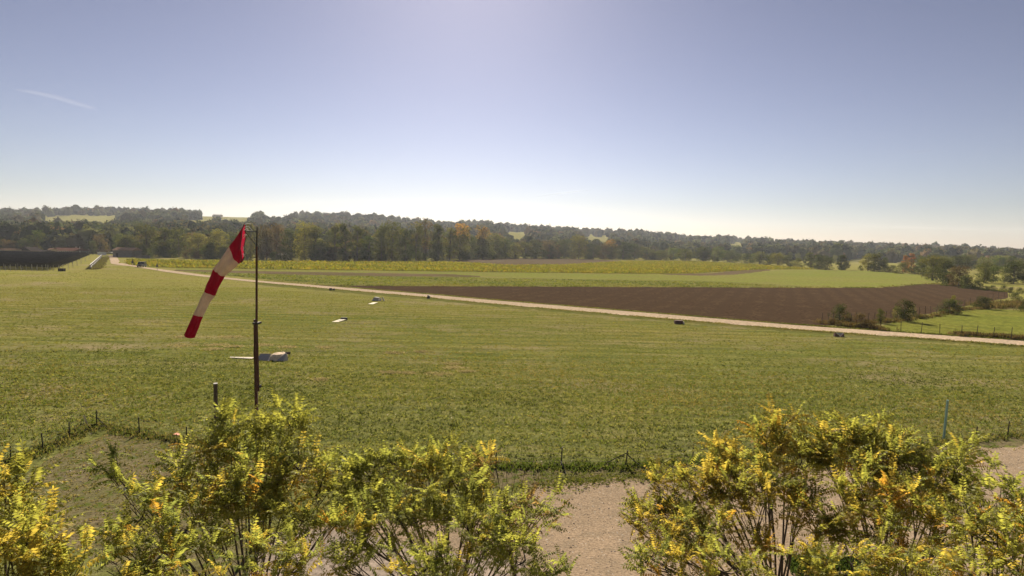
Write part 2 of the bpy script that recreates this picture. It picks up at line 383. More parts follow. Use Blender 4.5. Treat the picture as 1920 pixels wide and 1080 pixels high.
# lane: wide junction at the far end, then a narrow lane across the fields
FT = [(217.5, 479.3), (219, 485), (222, 489.5), (227, 493)]; FB = [(202.5, 479.3), (204, 487), (205, 492), (210, 495.5)]
strip('country_lane', FT + RTOP[4:], FB + RBOT[3:], .055, M['road'], n=140, jit=.04, rows=1)
strip('verge', [(a, b-2.6) for a, b in RTOP[9:]], [(a, b-.1) for a, b in RTOP[9:]], (.025, .05), M['verge'], n=200, jit=.35, rows=1)
strip('verge', [(a, b+.1) for a, b in RBOT[8:]], [(a, b+4.2) for a, b in RBOT[8:]], (.05, .004), M['verge'], n=200, jit=.5, rows=1)
strip('dirt_patch', [(110, 850), (200, 815), (300, 822), (420, 835)], [(-60, 960), (100, 1010), (250, 1090), (500, 1120)], .004, M['dirt'], n=14, jit=.05)
strip('verge', [(440, 865), (800, 868), (1000, 868), (1300, 864), (1500, 852), (1800, 824), (2000, 806)], [(440, 900), (800, 915), (1010, 915), (1240, 893), (1500, 880), (1830, 845), (2000, 826)], .006, M['dirt'], n=120, jit=.7)
strip('gravel_yard', [(560, 985), (780, 975), (960, 935), (1010, 915), (1100, 902), (1240, 894), (1400, 884), (1650, 866), (1830, 846), (1925, 834), (2500, 770)],
      [(300, 1500), (700, 1500), (1000, 1500), (1300, 1500), (1700, 1500), (2300, 1500), (4200, 1500)], .010, M['gravel'], n=120, jit=.7, rows=6)
strip('concrete_pad', [(500, 1000), (640, 992), (790, 1030), (985, 1055)], [(300, 1500), (500, 1500), (800, 1500), (1010, 1300)], .016, M['gravel2'], n=30, jit=.05)

# ------------------------------------------------------------------ tree prototypes (crown height 1, crown radius ~.3)
def quads_at(P, size, rng, flat=0.0, aspect=.6):
    n = len(P); d = rng.normal(size=(n, 3)); d /= np.linalg.norm(d, axis=1)[:, None]
    e = rng.normal(size=(n, 3)); e -= (e*d).sum(1)[:, None]*d; e /= np.linalg.norm(e, axis=1)[:, None]
    s = (size*(.6+.8*rng.random(n)))[:, None]
    V = np.stack([P-d*s, P+e*s*aspect, P+d*s, P-e*s*aspect], 1).reshape(-1, 3)
    return V, np.arange(4*n).reshape(-1, 4)
def crown(seed, kind, pal, nleaf=1500, size=.019):
    rng = np.random.default_rng(seed)
    if kind == 'round': z0, rx, nc = .08, .36, 26
    elif kind == 'tall': z0, rx, nc = .04, .20, 24
    elif kind == 'bush': z0, rx, nc = .0, .5, 18
    elif kind == 'sparse': z0, rx, nc = .30, .24, 16
    elif kind == 'cone': z0, rx, nc = .02, .28, 20
    cs = []
    for k in range(nc):
        t = (k+.5)/nc; z = z0+(1-z0)*t*.93
        if kind == 'cone': rr = rx*(1-t)*.8+.02
        elif kind == 'bush': rr = rx*math.sqrt(max(0, 1-t*t))*.75
        else: rr = rx*math.sqrt(max(.02, 1-(2*t-1)**2*.92))*.72
        a = rng.random()*2*PI; q = rng.random()**.45
        cs.append((rr*q*math.cos(a), rr*q*math.sin(a), z, (rx*.42 if kind != 'cone' else rx*.34*(1.3-t))*(.7+.6*rng.random())))
    cs = np.array(cs); idx = rng.integers(0, nc, nleaf)
    d = rng.normal(size=(nleaf, 3)); d /= np.linalg.norm(d, axis=1)[:, None]
    r = cs[idx, 3]*(.45+.6*rng.random(nleaf)**.6)
    P = cs[idx, :3] + d*r[:, None]*np.array([1, 1, .72]); P[:, 2] = np.clip(P[:, 2], .01, 1.02)
    sz = np.full(nleaf, size*(1.15 if kind == 'bush' else 1))
    V, Q = quads_at(P, sz, rng)
    pal = np.array(pal)*1.18; ci = rng.integers(0, len(pal), nc)
    if pal[0][0] > .3 and .16 < pal[0][1] < .17: ci = np.where(np.arange(nc) > nc*.62, ci, 1); pal[1] = (.09, .095, .03)
    c = pal[ci[idx]]*(.75+.5*rng.random((nleaf, 1)))*(.85+.3*rng.random((nc, 1))[idx])
    return V, Q, np.repeat(c, 4, 0), cs
PAL = dict(
 dark=[(.045, .060, .020), (.055, .068, .024), (.062, .066, .028)],
 olive=[(.085, .095, .026), (.105, .10, .03), (.075, .088, .026)],
 green=[(.075, .10, .026), (.06, .09, .022), (.10, .115, .03)],
 yellow=[(.17, .155, .035), (.14, .135, .032), (.12, .12, .03)],
 orange=[(.26, .14, .03), (.14, .12, .03), (.24, .16, .04)],
 brown=[(.12, .082, .045), (.10, .075, .04), (.09, .08, .035)],
 rust=[(.30, .13, .06), (.24, .12, .05), (.15, .11, .05)],
 sunlit=[(.24, .22, .10), (.20, .19, .08), (.12, .13, .04)],  # lit side lobes of the pointed shrub: sunlight put into paler leaf colours
 pale=[(.14, .15, .06), (.12, .13, .05), (.11, .12, .04)])
PROTO = {}
def proto(kind, pal, var=0):
    key = (kind, pal, var)
    if key in PROTO: return PROTO[key]
    sd = abs(hash(kind+pal)) % 1 + sum(ord(ch) for ch in kind+pal)*7+var*131
    rng = random.Random(sd)
    n = 800 if kind == 'sparse' else 2600
    V, Q, c, cs = crown(sd, kind, PAL[pal], n, .017 if kind == 'tall' else .02)
    co = build('crown', V, Q, M['farleaf'], col=c); me = co.data; bpy.data.objects.remove(co)
    mb = MB(); top = {'bush': .55, 'cone': .8}.get(kind, .86); r0 = .014 if kind != 'bush' else .008
    lean = rng.uniform(-.02, .02)
    sp = [(lean*t, rng.uniform(-.006, .006), t*top) for t in (0, .2, .4, .6, .8, 1)]
    mb.tube(sp, [r0*1.25, r0, r0*.85, r0*.65, r0*.42, r0*.15], 6)
    for k in range(0, len(cs), 2):
        x, y, z, _ = cs[k]; zs = max(.04, z*.62)
        mb.tube([(lean*zs, 0, zs), (x*.5, y*.5, zs+(z-zs)*.6), (x, y, z)], [r0*.5, r0*.3, r0*.08], 4, False)
    tr = mb.build('trunk', M['barkpale']); tm = tr.data; bpy.data.objects.remove(tr)
    PROTO[key] = (me, tm); return PROTO[key]
_tr = random.Random(11)
NAMES = {'round': 'broadleaf_tree', 'tall': 'poplar_tree', 'bush': 'bush', 'sparse': 'bare_tree', 'cone': 'conifer_tree'}
def tree_at(P, height, width, kind, pal, label=None, group=None, cat='tree', name=None):
    """height, width in metres"""
    base = {'round': .62, 'tall': .40, 'bush': .95, 'sparse': .46, 'cone': .5}[kind]
    me, tm = proto(kind, pal, _tr.randrange(3))
    t = thing(name or NAMES[kind], label, cat, P, _tr.random()*6.28, group)
    sx = width/base; t.scale = (sx, sx, height)
    inst('trunk', tm, t); inst('crown', me, t)
    return t

# ------------------------------------------------------------------ hills: far wood, hill fields, hill farms
FIELDS = [(150, 411, 82, 6), (425, 405, 56, 4), (372, 416, 26, 3), (445, 413, 24, 3), (1118, 449, 30, 5), (1379, 461, 18, 4), (965, 438.5, 26, 3), (968, 449, 14, 3),
          (1610, 494, 32, 9), (1690, 497, 22, 7), (1900, 536, 50, 8), (520, 404.5, 30, 2), (1450, 490, 15, 3)]
def hill_wood():
    rng = np.random.default_rng(3); n = 60000
    th = rng.uniform(-.86, .86, n); r = np.exp(rng.uniform(np.log(300), np.log(1680), n)); r = r[:]
    X = r*np.sin(th); Y = r*np.cos(th); c = X/Y; s0 = np.interp(c, STARTC[0], STARTC[1])
    Z = terrain(X, Y); u, v = proj(np.stack([X, Y, Z], -1))
    ok = (Y > s0-20+30*rng.random(n)) & (u > -150) & (u < 2080)
    keep = np.ones(n, bool)
    for (fu, fv, a, b) in FIELDS:
        keep &= ((u-fu)/a)**2 + ((v-fv)/b)**2 > 1
        keep &= ~((np.abs(u-fu) < a*.9) & (v > fv) & (v < fv+b+2+1050*9/Y*1.15))      # no trees standing in front of an open field
    gap = np.sin(X/61+2)*np.sin(Y/73)+.5*np.sin(X/23-Y/31)
    keep &= ~((gap > .95) & (Y > 700))
    keep &= rng.random(n) < np.clip(900/Y, .35, 1)
    # keep the crest ragged
    keep &= ~((Y > 1300) & (rng.random(n) < .45))
    ii = np.where(ok & keep)[0][:8600]
    X, Y, Z = X[ii], Y[ii], Z[ii]; n = len(ii)
    rad = rng.uniform(3.4, 7.2, n)*np.where(Y > 900, 1.05, 1); hgt = rad*rng.uniform(.95, 1.55, n)
    # lumpy crown: icosphere + tufts
    import bmesh
    bm = bmesh.new(); bmesh.ops.create_icosphere(bm, subdivisions=2, radius=1)
    bv = np.array([v.co[:] for v in bm.verts]); bf = np.array([[v.index for v in f.verts] for f in bm.faces]); bm.free()
    kv = 5; vars_ = []
    for k in range(kv):
        d = 1+.16*np.sin(bv@rng.normal(size=3)*5+k)+.13*np.sin(bv@rng.normal(size=3)*9)+.10*rng.normal(size=len(bv))
        vars_.append(bv*d[:, None]*.93)
    pal = np.array([(.035, .048, .020), (.050, .066, .024), (.065, .080, .028), (.10, .105, .036), (.055, .052, .028), (.10, .085, .035), (.028, .038, .020), (.085, .10, .04)])
    pc = pal[rng.integers(0, len(pal), n)]*(.85+.6*rng.random((n, 1)))
    aut = rng.random(n) < .035; pc[aut] = np.array([.16, .10, .035])*(.7+.6*rng.random((aut.sum(), 1)))
    vi = rng.integers(0, kv, n); nv = len(bv); nf = len(bf)
    base = np.array(vars_)[vi]; a = rng.random(n)*6.28; ca, sa = np.cos(a)[:, None], np.sin(a)[:, None]
    V = np.stack([(base[..., 0]*ca-base[..., 1]*sa)*rad[:, None]+X[:, None], (base[..., 0]*sa+base[..., 1]*ca)*rad[:, None]+Y[:, None], base[..., 2]*hgt[:, None]+(Z+hgt*.75)[:, None]], -1)
    Fi = bf[None]+(np.arange(n)*nv)[:, None, None]
    cc = np.repeat(pc[:, None], nv, 1)*(.85+.3*rng.random((n, nv, 1)))
    # leafy cards breaking the outline
    cnt = np.where(Y < 650, 80, np.where(Y < 1000, 34, 20)); idx = np.repeat(np.arange(n), cnt); d = rng.normal(size=(len(idx), 3)); d /= np.linalg.norm(d, axis=1)[:, None]; d[:, 2] = np.where(d[:, 2] < -.3, -d[:, 2], d[:, 2]); q_ = rng.uniform(.82, 1.1, len(idx)); d *= q_[:, None]
    P = np.stack([X[idx]+d[:, 0]*rad[idx]*1.02, Y[idx]+d[:, 1]*rad[idx]*1.02, Z[idx]+hgt[idx]*.75+d[:, 2]*hgt[idx]*1.02], -1)
    V2, Q2 = quads_at(P, rad[idx]*np.where(Y[idx] < 650, .13, .19), rng, aspect=.7); c2 = np.repeat(pc[idx]*rng.uniform(.8, 1.45, (len(idx), 1)), 4, 0)
    V = V.reshape(-1, 3); o = build('far_woodland', np.vstack([V, V2]), [Fi.reshape(-1, 3), Q2+len(V)], M['hillleaf'], col=np.vstack([cc.reshape(-1, 3), c2]))
    tag(o, 'dense mixed woodland covering the distant hills behind the fields', 'woodland', kind='stuff')
hill_wood()

def house(P, w, d, h, rh, wall, roof, label, rz=0., windows=0, cat='building', name='house', door=False, chim=False, flat=False):
    t = thing(name, label, cat, P, rz)
    MB().box((0, 0, h/2-.5), (w, d, h+1)).build('wall', M[wall], t)
    if flat:
        rf = MB().box((0, 0, h+rh/2), (w+.5, d+.5, rh)).build('roof', M[roof], t)
    else:
        e = .4; rf = MB().prism([(-w/2-e, -d/2-e, h+.01), (-w/2-e, d/2+e, h+.01), (-w/2-e, 0, h+rh)], (w+2*e, 0, 0)).build('roof', M[roof], t)
    if chim: MB().box((w*.25, d*.08, h+rh*.95), (.8, .6, 1.4)).build('chimney', M['walltan'], rf)
    for k in range(windows):
        x = (k+.5)/windows*w-w/2
        f = MB().box((x, -d/2-.03, h*.55), (1.1, .08, 1.2)).build('window', M['wallpale'], t)
        MB().box((x, -d/2-.085, h*.55), (.9, .03, 1.0)).build('pane', M['glass'], f)
    if door: MB().box((-w*.28, -d/2-.04, 1.0), (1.0, .08, 2.0)).build('door', M['roofdark'], t)
    return t
def ghouse(u, vb, wpx, hpx, rhpx, depth, *a, Y=None, **k):
    if Y is None: P = G(u, vb)
    else:
        P = At(u, vb, Y); P.z = float(terrain(P.x, P.y))
    s = P.y/F; return house(P, wpx*s, depth, hpx*s, rhpx*s, *a, **k)
ghouse(239, 482, 36, 12.5, 5.5, 7, 'wallgrey', 'rooftile', 'grey barn with brown tiled roof beside the lane junction', name='barn', windows=0, door=True, cat='barn')
ghouse(13, 477, 26, 9, 1.2, 10, 'walltan', 'rooftile', 'flat roofed tan building at the far left edge behind the solar farm', windows=3, flat=True)
ghouse(9, 462, 18, 7, 2, 9, 'wallpale', 'whiteroof' if 'whiteroof' in M else 'white', 'white roofed building above the flat roofed tan one', Y=420, windows=2)
ghouse(57, 477, 20, 7, 7, 9, 'walltan', 'roofdark', 'gabled house with steep dark roof behind the solar farm', rz=1.35, windows=2)
ghouse(80, 477, 26, 5, 3, 9, 'wallgrey', 'roofdark', 'long low dark roofed house right of the gabled house', windows=3)
ghouse(99, 476.5, 6, 9, 2, 4, 'walltan', 'rooftile', 'narrow sunlit tan tower house between two long roofs', windows=1)
ghouse(130, 476, 44, 6, 5.5, 11, 'wallgrey', 'roofred', 'long building with red brown roof behind the solar farm', windows=6, chim=True)
ghouse(172, 475.5, 12, 5, 3, 8, 'walltan', 'rooftile', 'small tan house left of the lane end', windows=1)
ghouse(193, 476, 8, 8, 2, 7, 'walltan', 'rooftile', 'small tan house right behind the white wall at the lane end', windows=1)
ghouse(533, 486, 17, 8, 3, 5, 'wallpale', 'concrete', 'small pale shed under the trees right of the windsock mast', name='shed', cat='shed', door=True)
for (u, v, Y, wd, roof, lab) in [(293, 402.5, 1330, 16, 'walltan', 'far farmhouse with pale orange roof on the left hilltop'), (338, 406.5, 1250, 13, 'wallpale', 'pale long farm shed on the wooded hillside left of the windsock'),
        (408, 407.5, 1250, 16, 'wallpale', 'white farm shed on the hill field just left of the windsock'), (407, 418, 1000, 12, 'wallpale', 'pale shed on the hillside left above the windsock'),
        (880, 441, 900, 9, 'white', 'white roofed house on the hill behind the orange topped trees'), (1002, 449, 950, 5, 'wallpale', 'small white house among the hillside trees right of centre'),
        (1063, 448, 950, 10, 'rooftile', 'pinkish farmhouse on the hillside above the middle tree belt'), (1500, 473, 900, 6, 'wallpale', 'small pale house in the wooded hillside to the right')]:
    P = At(u, v, Y); P.z = float(terrain(P.x, P.y))
    dz = At(u, v, Y).z-P.z; s = Y/F
    house(P, wd*s, 9, max(3.5, min(dz, 9)), 2.5, 'wallpale', roof, lab, windows=2)
# wall and white vehicles at the lane end
P = G(191, 478); MB().box((0, 0, .8), (16*P.y/F, .4, 1.6)).build('garden_wall', M['white'], loc=P)
tag(bpy.data.objects['garden_wall'], 'low white wall at the far end of the fenced strip', 'wall')
P = G(268, 483.5); MB().box((0, 0, .6), (26*P.y/F, .4, 1.2)).build('garden_wall', M['wallgrey'], loc=P)
tag(bpy.data.objects['garden_wall.001'], 'low grey wall running right from the barn', 'wall')

# ------------------------------------------------------------------ the tree belt and the single trees (u, base v, top v, width px, kind, palette, label)
BELT = [
 (240, 480, 440, 34, 'round', 'dark', None), (275, 481, 421, 44, 'round', 'olive', 'broad olive crown standing right behind the barn'), (310, 483, 425, 34, 'tall', 'olive', None), (336, 482, 428, 34, 'round', 'olive', None),
 (372, 484, 437, 32, 'round', 'yellow', 'yellowish tree left of the low end of the windsock'), (395, 484, 447, 24, 'round', 'olive', None), (413, 485, 430, 36, 'round', 'yellow', 'round yellow olive tree just left of the windsock'), (440, 485, 441, 30, 'round', 'dark', None),
 (471, 487, 416, 22, 'tall', 'yellow', 'slim yellow poplar right behind the windsock mouth'), (500, 487, 423, 34, 'round', 'brown', None), (519, 486, 419, 30, 'round', 'brown', 'brownish crown above the pale shed'), (545, 487, 428, 34, 'round', 'dark', None),
 (572, 488, 416, 40, 'round', 'yellow', 'large yellow olive tree right of the pale shed'), (592, 488, 421, 30, 'tall', 'olive', None), (608, 488, 452, 32, 'bush', 'dark', 'round dark bush at the foot of the belt right of the shed'), (628, 488, 417, 34, 'tall', 'olive', None),
 (648, 489, 417, 28, 'tall', 'dark', None), (670, 489, 421, 30, 'tall', 'olive', None), (692, 489, 442, 36, 'tall', 'green', 'bright green lower tree filling a gap in the belt'), (715, 489, 424, 30, 'round', 'olive', None), (735, 489, 415, 42, 'round', 'olive', 'high rounded olive crown in the middle of the belt'),
 (760, 489, 426, 28, 'tall', 'dark', None), (780, 489, 416, 30, 'sparse', 'olive', 'half bare tall tree left of the tallest poplar'), (797, 488, 410, 34, 'sparse', 'brown', 'tallest half bare poplar with a bare trunk showing'), (822, 488, 418, 30, 'tall', 'olive', None), (820, 489, 456, 30, 'bush', 'dark', 'dark rounded bush under the tallest poplar'),
 (843, 487, 425, 30, 'tall', 'olive', None), (862, 487, 419, 38, 'round', 'orange', 'tree with orange topped crown, larger of the two'), (885, 486, 447, 26, 'bush', 'dark', None), (906, 485, 424, 36, 'round', 'orange', 'tree with orange yellow crown right of the larger orange one'), (928, 485, 437, 32, 'round', 'olive', None), (905, 486, 461, 46, 'bush', 'olive', 'wide olive bush in front of the orange topped trees'),
 (948, 485, 446, 28, 'round', 'green', None), (965, 485, 455, 26, 'round', 'yellow', None), (985, 485, 453, 28, 'round', 'olive', None), (1003, 485, 450, 30, 'round', 'dark', None), (1030, 485, 451, 34, 'round', 'brown', None), (1058, 485, 448, 28, 'round', 'dark', None),
 (1085, 485.5, 441, 36, 'round', 'yellow', 'yellow green crown rising highest right of the middle'), (1112, 486, 457, 28, 'round', 'dark', None), (1130, 486, 457, 26, 'round', 'brown', None), (1147, 486, 448, 26, 'round', 'orange', 'small orange crown in the lower right part of the belt'), (1168, 486.5, 452, 30, 'tall', 'dark', None), (1190, 487, 457, 28, 'round', 'dark', None), (1212, 487, 462, 28, 'tall', 'olive', None),
 (1240, 488, 469, 30, 'bush', 'olive', None), (1262, 488, 464, 28, 'round', 'green', None), (1285, 490, 466, 26, 'round', 'olive', None), (1318, 490.5, 462, 34, 'round', 'dark', None), (1345, 491, 463, 28, 'round', 'green', None), (1372, 492, 470, 24, 'bush', 'dark', None), (1400, 494, 476, 24, 'bush', 'dark', 'dark rounded bush on the crest of the crop field'),
 (1424, 496, 471, 26, 'round', 'pale', None), (1440, 497, 480, 20, 'bush', 'dark', None), (1458, 498, 474, 26, 'round', 'yellow', 'pale yellow tree on the crest right of the dark bush'), (1478, 499, 479, 24, 'bush', 'dark', None), (1496, 501, 484, 22, 'bush', 'olive', None), (1520, 503, 472, 24, 'tall', 'pale', 'pale slim tree at the right end of the crop field'), (1535, 505, 477, 24, 'round', 'dark', None),
 (1552, 506, 483, 26, 'bush', 'dark', None), (1578, 506, 477, 22, 'tall', 'dark', None), (1584, 506.5, 492, 18, 'bush', 'dark', None),
 (1613, 507, 498, 10, 'bush', 'dark', None), (1627, 508, 475, 26, 'round', 'yellow', 'yellowish broad tree above the far right green field'), (1640, 509, 474, 28, 'round', 'olive', None), (1655, 509.5, 488, 26, 'bush', 'dark', None), (1672, 511, 497, 18, 'bush', 'olive', None),
 (1697, 511, 477, 14, 'tall', 'rust', 'slim rust orange tree, left of a close pair'), (1708, 510, 474, 16, 'tall', 'rust', 'rust orange tree, right of a close pair'), (1692, 513, 492, 28, 'bush', 'olive', None), (1716, 514, 498, 18, 'bush', 'dark', None),
 (1730, 518, 493, 24, 'round', 'dark', None), (1748, 526, 479, 40, 'round', 'olive', 'large olive tree at the right tip of the green field'), (1768, 532, 485, 32, 'round', 'dark', 'tall dark tree right of the green field tip'), (1780, 536, 510, 34, 'bush', 'dark', None), (1797, 538, 498, 34, 'round', 'brown', 'reddish brown tree at the edge of the ploughed field'),
 (1813, 541, 516, 32, 'bush', 'dark', None), (1832, 543, 524, 24, 'bush', 'dark', None), (1845, 531, 492, 30, 'round', 'olive', None), (1862, 530, 497, 26, 'round', 'green', None), (1884, 530, 500, 18, 'round', 'pale', 'small pale round tree near the right edge'), (1900, 532, 490, 30, 'round', 'dark', None), (1918, 531, 487, 30, 'round', 'dark', None), (1945, 532, 485, 40, 'round', 'dark', None),
 (1850, 545, 536, 12, 'bush', 'dark', None), (1862, 546, 535, 14, 'bush', 'dark', None), (1882, 548, 534, 12, 'bush', 'dark', None), (1896, 549.5, 538, 12, 'bush', 'dark', None), (1912, 551, 539, 12, 'bush', 'dark', None), (1925, 552, 541, 14, 'bush', 'dark', None),
]
GEN = {('round', 'dark'): 'dark green rounded tree in the belt beyond the fields', ('round', 'olive'): 'olive green rounded tree in the belt beyond the fields', ('tall', 'olive'): 'slim olive green tree in the belt beyond the fields',
       ('tall', 'dark'): 'slim dark green tree in the belt beyond the fields', ('round', 'brown'): 'brown tinged rounded tree in the belt beyond the fields', ('round', 'green'): 'fresh green rounded tree in the belt beyond the fields',
       ('round', 'yellow'): 'small yellow green tree in the belt beyond the fields', ('round', 'pale'): 'pale green tree on the crest beyond the crop', ('bush', 'dark'): 'dark low bush along the far field edge', ('bush', 'olive'): 'olive low bush along the far field edge'}
for (u, vb, vt, wpx, kind, pal, lab) in BELT:
    P = G(u, vb); s = P.y/F
    h = (vb-vt)*s; tree_at(P, h, wpx*s*1.12, kind, pal, lab or GEN.get((kind, pal), f'{pal} {kind} tree beyond the fields'), None if lab else f'{pal} {kind} trees beyond the fields', 'bush' if kind == 'bush' else 'tree')
# second and third rows standing deeper in the belt
rb = random.Random(4)
for k in range(150):
    u = rb.uniform(225, 1250); Yb = G(u, 486).y if u > 480 else G(u, 482).y
    Yb += rb.uniform(12, 90); x = (u-960)/F*Yb; top = np.interp(u, [225, 300, 480, 700, 860, 950, 1250], [440, 432, 428, 424, 432, 452, 466])+rb.uniform(0, 12)
    Pt = At(u, top, Yb); z = float(terrain(x, Yb)); h = Pt.z-z
    if h < 5: continue
    kind, pal = rb.choice([('round', 'dark'), ('tall', 'dark'), ('round', 'olive'), ('tall', 'olive'), ('round', 'brown')])
    tree_at((x, Yb, z), h, h*rb.uniform(.5, .7), kind, pal, f'{"dark green" if pal=="dark" else pal} {"slim" if kind=="tall" else "rounded"} tree deep inside the belt, partly hidden by the front row', f'{pal} {kind} trees deep in the belt')
for k in range(110):
    u = rb.uniform(262, 1250); vb = float(np.interp(u, [225, 480, 640, 830, 960, 1150, 1250], [481.5, 487.5, 489, 488.6, 484.6, 486.2, 488.2]))-rb.uniform(0, .6)
    P = G(u, vb); h = rb.uniform(2.5, 8); pal = rb.choice(['dark', 'dark', 'olive', 'brown', 'green'])
    tree_at(P, h, h*rb.uniform(.9, 1.5), 'bush', pal, f'{"dark green" if pal=="dark" else pal} undergrowth bush at the foot of the tree belt', f'{pal} undergrowth bushes of the belt', 'bush', 'undergrowth_bush')
# trees around the village on the left and behind the right meadow
for k in range(80):
    u = rb.uniform(-40, 235); Yb = rb.uniform(315, 440); x = (u-960)/F*Yb; z = float(terrain(x, Yb)); h = rb.uniform(7, 13)
    pal = rb.choice(['dark', 'dark', 'brown', 'olive', 'green']); kind = rb.choice(['round', 'round', 'tall', 'cone'])
    tree_at((x, Yb, z), h, h*rb.uniform(.5, .8), kind, pal, f'{"dark green" if pal=="dark" else pal} {dict(round="rounded",tall="slim",cone="pointed")[kind]} tree around the village houses at far left', f'{pal} {kind} village trees')
for k in range(170):
    u = rb.uniform(1250, 1960) if k < 90 else rb.uniform(1640, 1970); Yb = rb.uniform(430, 620) if u < 1600 else rb.uniform(290, 520); x = (u-960)/F*Yb; z = float(terrain(x, Yb))
    uu, vv = proj((x, Yb, z))
    if any(abs(u-a) < c+6 and abs(vv-b) < d+16 for a, b, c, d in FIELDS[8:11]): continue
    h = rb.uniform(5.5, 10); pal = rb.choice(['dark', 'dark', 'olive', 'pale', 'green'])
    tree_at((x, Yb, z), h, h*rb.uniform(.6, .9), 'round', pal, f'{"dark green" if pal=="dark" else pal} tree in the lower ground behind the crest at right', f'{pal} trees behind the crest at right')

# bushes on the near side of the ploughed field
def pbush(u, vb, vt, wpx, kind, pal, label, name=None, n_=None):
    P = G(u, vb); s = P.y/F; return tree_at(P, (vb-vt)*s, wpx*s, kind, pal, label, cat='bush', name=name)
pbush(1573, 604, 570, 36, 'bush', 'dark', 'dark rounded bush at the corner of the ploughed field')
pbush(1616, 614, 587, 40, 'bush', 'brown', 'scraggly brown bush beside the lane fence')
pbush(1650, 606, 578, 17, 'round', 'olive', 'tiny olive treelet between the scraggly bush and the conifer', name='treelet')
pbush(1695, 602, 560, 32, 'round', 'dark', 'green pointed shrub with two pale lit lobes at its sides', name='conifer_shrub')
pbush(1680, 597, 574, 17, 'bush', 'sunlit', 'side lobe left of the pointed shrub, sunlight painted as pale leaves'); pbush(1710, 595, 572, 17, 'bush', 'sunlit', 'side lobe right of the pointed shrub, sunlight painted as pale leaves')
pbush(1780, 588, 561, 52, 'bush', 'dark', 'wide dark bush along the ploughed field fence'); pbush(1786, 580, 553, 10, 'round', 'yellow', 'small yellow topped sapling behind the wide dark bush', name='sapling')
pbush(1841, 579, 556, 40, 'bush', 'dark', 'square dark bush left of the right edge scrub'); pbush(1903, 566, 549, 22, 'bush', 'dark', 'low dark bush near the right edge beyond the scrub'); pbush(1922, 584, 558, 30, 'bush', 'dark', 'dark bush cut by the right edge of the picture')
pbush(1590, 609, 590, 26, 'bush', 'brown', 'low brown bush between the thin bush and the lane'); pbush(1558, 608, 596, 20, 'bush', 'brown', 'lowest brown scrub clump at the field corner')

# stuff: scattered tufts over an area given by boundary lines
def in_poly(x, y, poly):
    poly = np.asarray(poly); inside = np.zeros(len(x), bool); j = len(poly)-1
    for i in range(len(poly)):
        xi, yi = poly[i]; xj, yj = poly[j]
        inside ^= ((yi > y) != (yj > y)) & (x < (xj-xi)*(y-yi)/(yj-yi+1e-12)+xi); j = i
    return inside
def wpoly(pix): return np.array([G(*p)[:2] for p in pix])
def scatter(poly, n, rng):
    lo, hi = poly.min(0), poly.max(0); P = rng.uniform(lo, hi, (n, 2)); return P[in_poly(P[:, 0], P[:, 1], poly)]
def tufts(name, P, h, wd, pal, mat, label, cat, nb=4, seed=1, spread=.5, z=0.0):
    """leaf blades standing up from each point"""
    rng = np.random.default_rng(seed); n = len(P); idx = np.repeat(np.arange(n), nb); m_ = len(idx)
    a = rng.random(m_)*6.28; ln = rng.random(m_)*spread; hh = (h[idx] if hasattr(h, '__len__') else h)*(.5+.9*rng.random(m_)); ww = wd*(.6+.8*rng.random(m_))*(h[idx]/np.mean(h) if hasattr(h, '__len__') else 1)
    B = np.stack([P[idx, 0]+rng.normal(size=m_)*ww, P[idx, 1]+rng.normal(size=m_)*ww, np.full(m_, z)], -1)
    side = np.stack([np.cos(a), np.sin(a), a*0], -1); b2 = rng.random(m_)*6.28
    tip = B+np.stack([np.cos(b2)*ln*hh, np.sin(b2)*ln*hh, hh], -1); mid = B*.45+tip*.55+np.array([0, 0, .1])*hh[:, None]
    V = np.stack([B-side*ww[:, None]*.3, mid-side*ww[:, None]*.5, tip, mid+side*ww[:, None]*.5], 1).reshape(-1, 3)
    Q = np.arange(4*m_).reshape(-1, 4); pal = np.array(pal)
    big = (np.sin(P[:, 0]*.35+1)*np.sin(P[:, 1]*.5)+np.sin(P[:, 0]*.11+P[:, 1]*.17)+rng.normal(size=n)*.9)
    ci = np.clip(((big+2.4)/4.8*len(pal)).astype(int), 0, len(pal)-1)
    c = pal[ci[idx]]*(.7+.6*rng.random((m_, 1)))
    o = build(name, V, Q, mat, col=np.repeat(c, 4, 0)); return tag(o, label, cat, kind='stuff')
rg = np.random.default_rng(21)
GP = [(.05, .06, .02), (.10, .115, .04), (.16, .17, .06), (.215, .205, .085), (.11, .135, .045), (.11, .13, .03), (.15, .14, .045), (.22, .18, .08)]
near = wpoly([(-150, 870), (180, 800), (480, 830), (900, 872), (1300, 862), (1830, 815), (2100, 795), (2050, 690), (960, 690), (-120, 690)])
near = wpoly([(-150, 870), (180, 800), (480, 830), (900, 872), (1300, 862), (1830, 815), (2100, 795), (2050, 655), (960, 655), (-120, 655)])
Pn = scatter(near, 170000, rg); Pn = Pn[rg.random(len(Pn)) < np.clip((50-Pn[:, 1])/16, .04, 1)]; rg.shuffle(Pn)
tufts('grass', Pn[:60000], .078*(.3+1.0*rg.random(len(Pn[:60000]))), .05, GP, M['blade'], 'short clumpy meadow grass in the near half of the airfield', 'grass', 4, 2, .9)
mid = wpoly([(-120, 760), (960, 760), (2050, 760), (1990, 660), (1480, 625), (900, 574), (480, 540), (-120, 540)])
mid2 = wpoly([(-160, 545), (500, 545), (420, 524), (300, 507), (215, 499), (190, 498), (120, 512), (-160, 512)])
Pm = np.vstack([scatter(mid, 80000, rg), scatter(mid2, 22000, rg)])
tufts('grass', Pm, .055*(.4+.9*rg.random(len(Pm))), .15, [(.11, .125, .03), (.14, .145, .036), (.17, .16, .045), (.21, .18, .07), (.15, .15, .04)], M['blade'], 'short dry grass in the far half of the airfield', 'grass', 2, 3, .9)
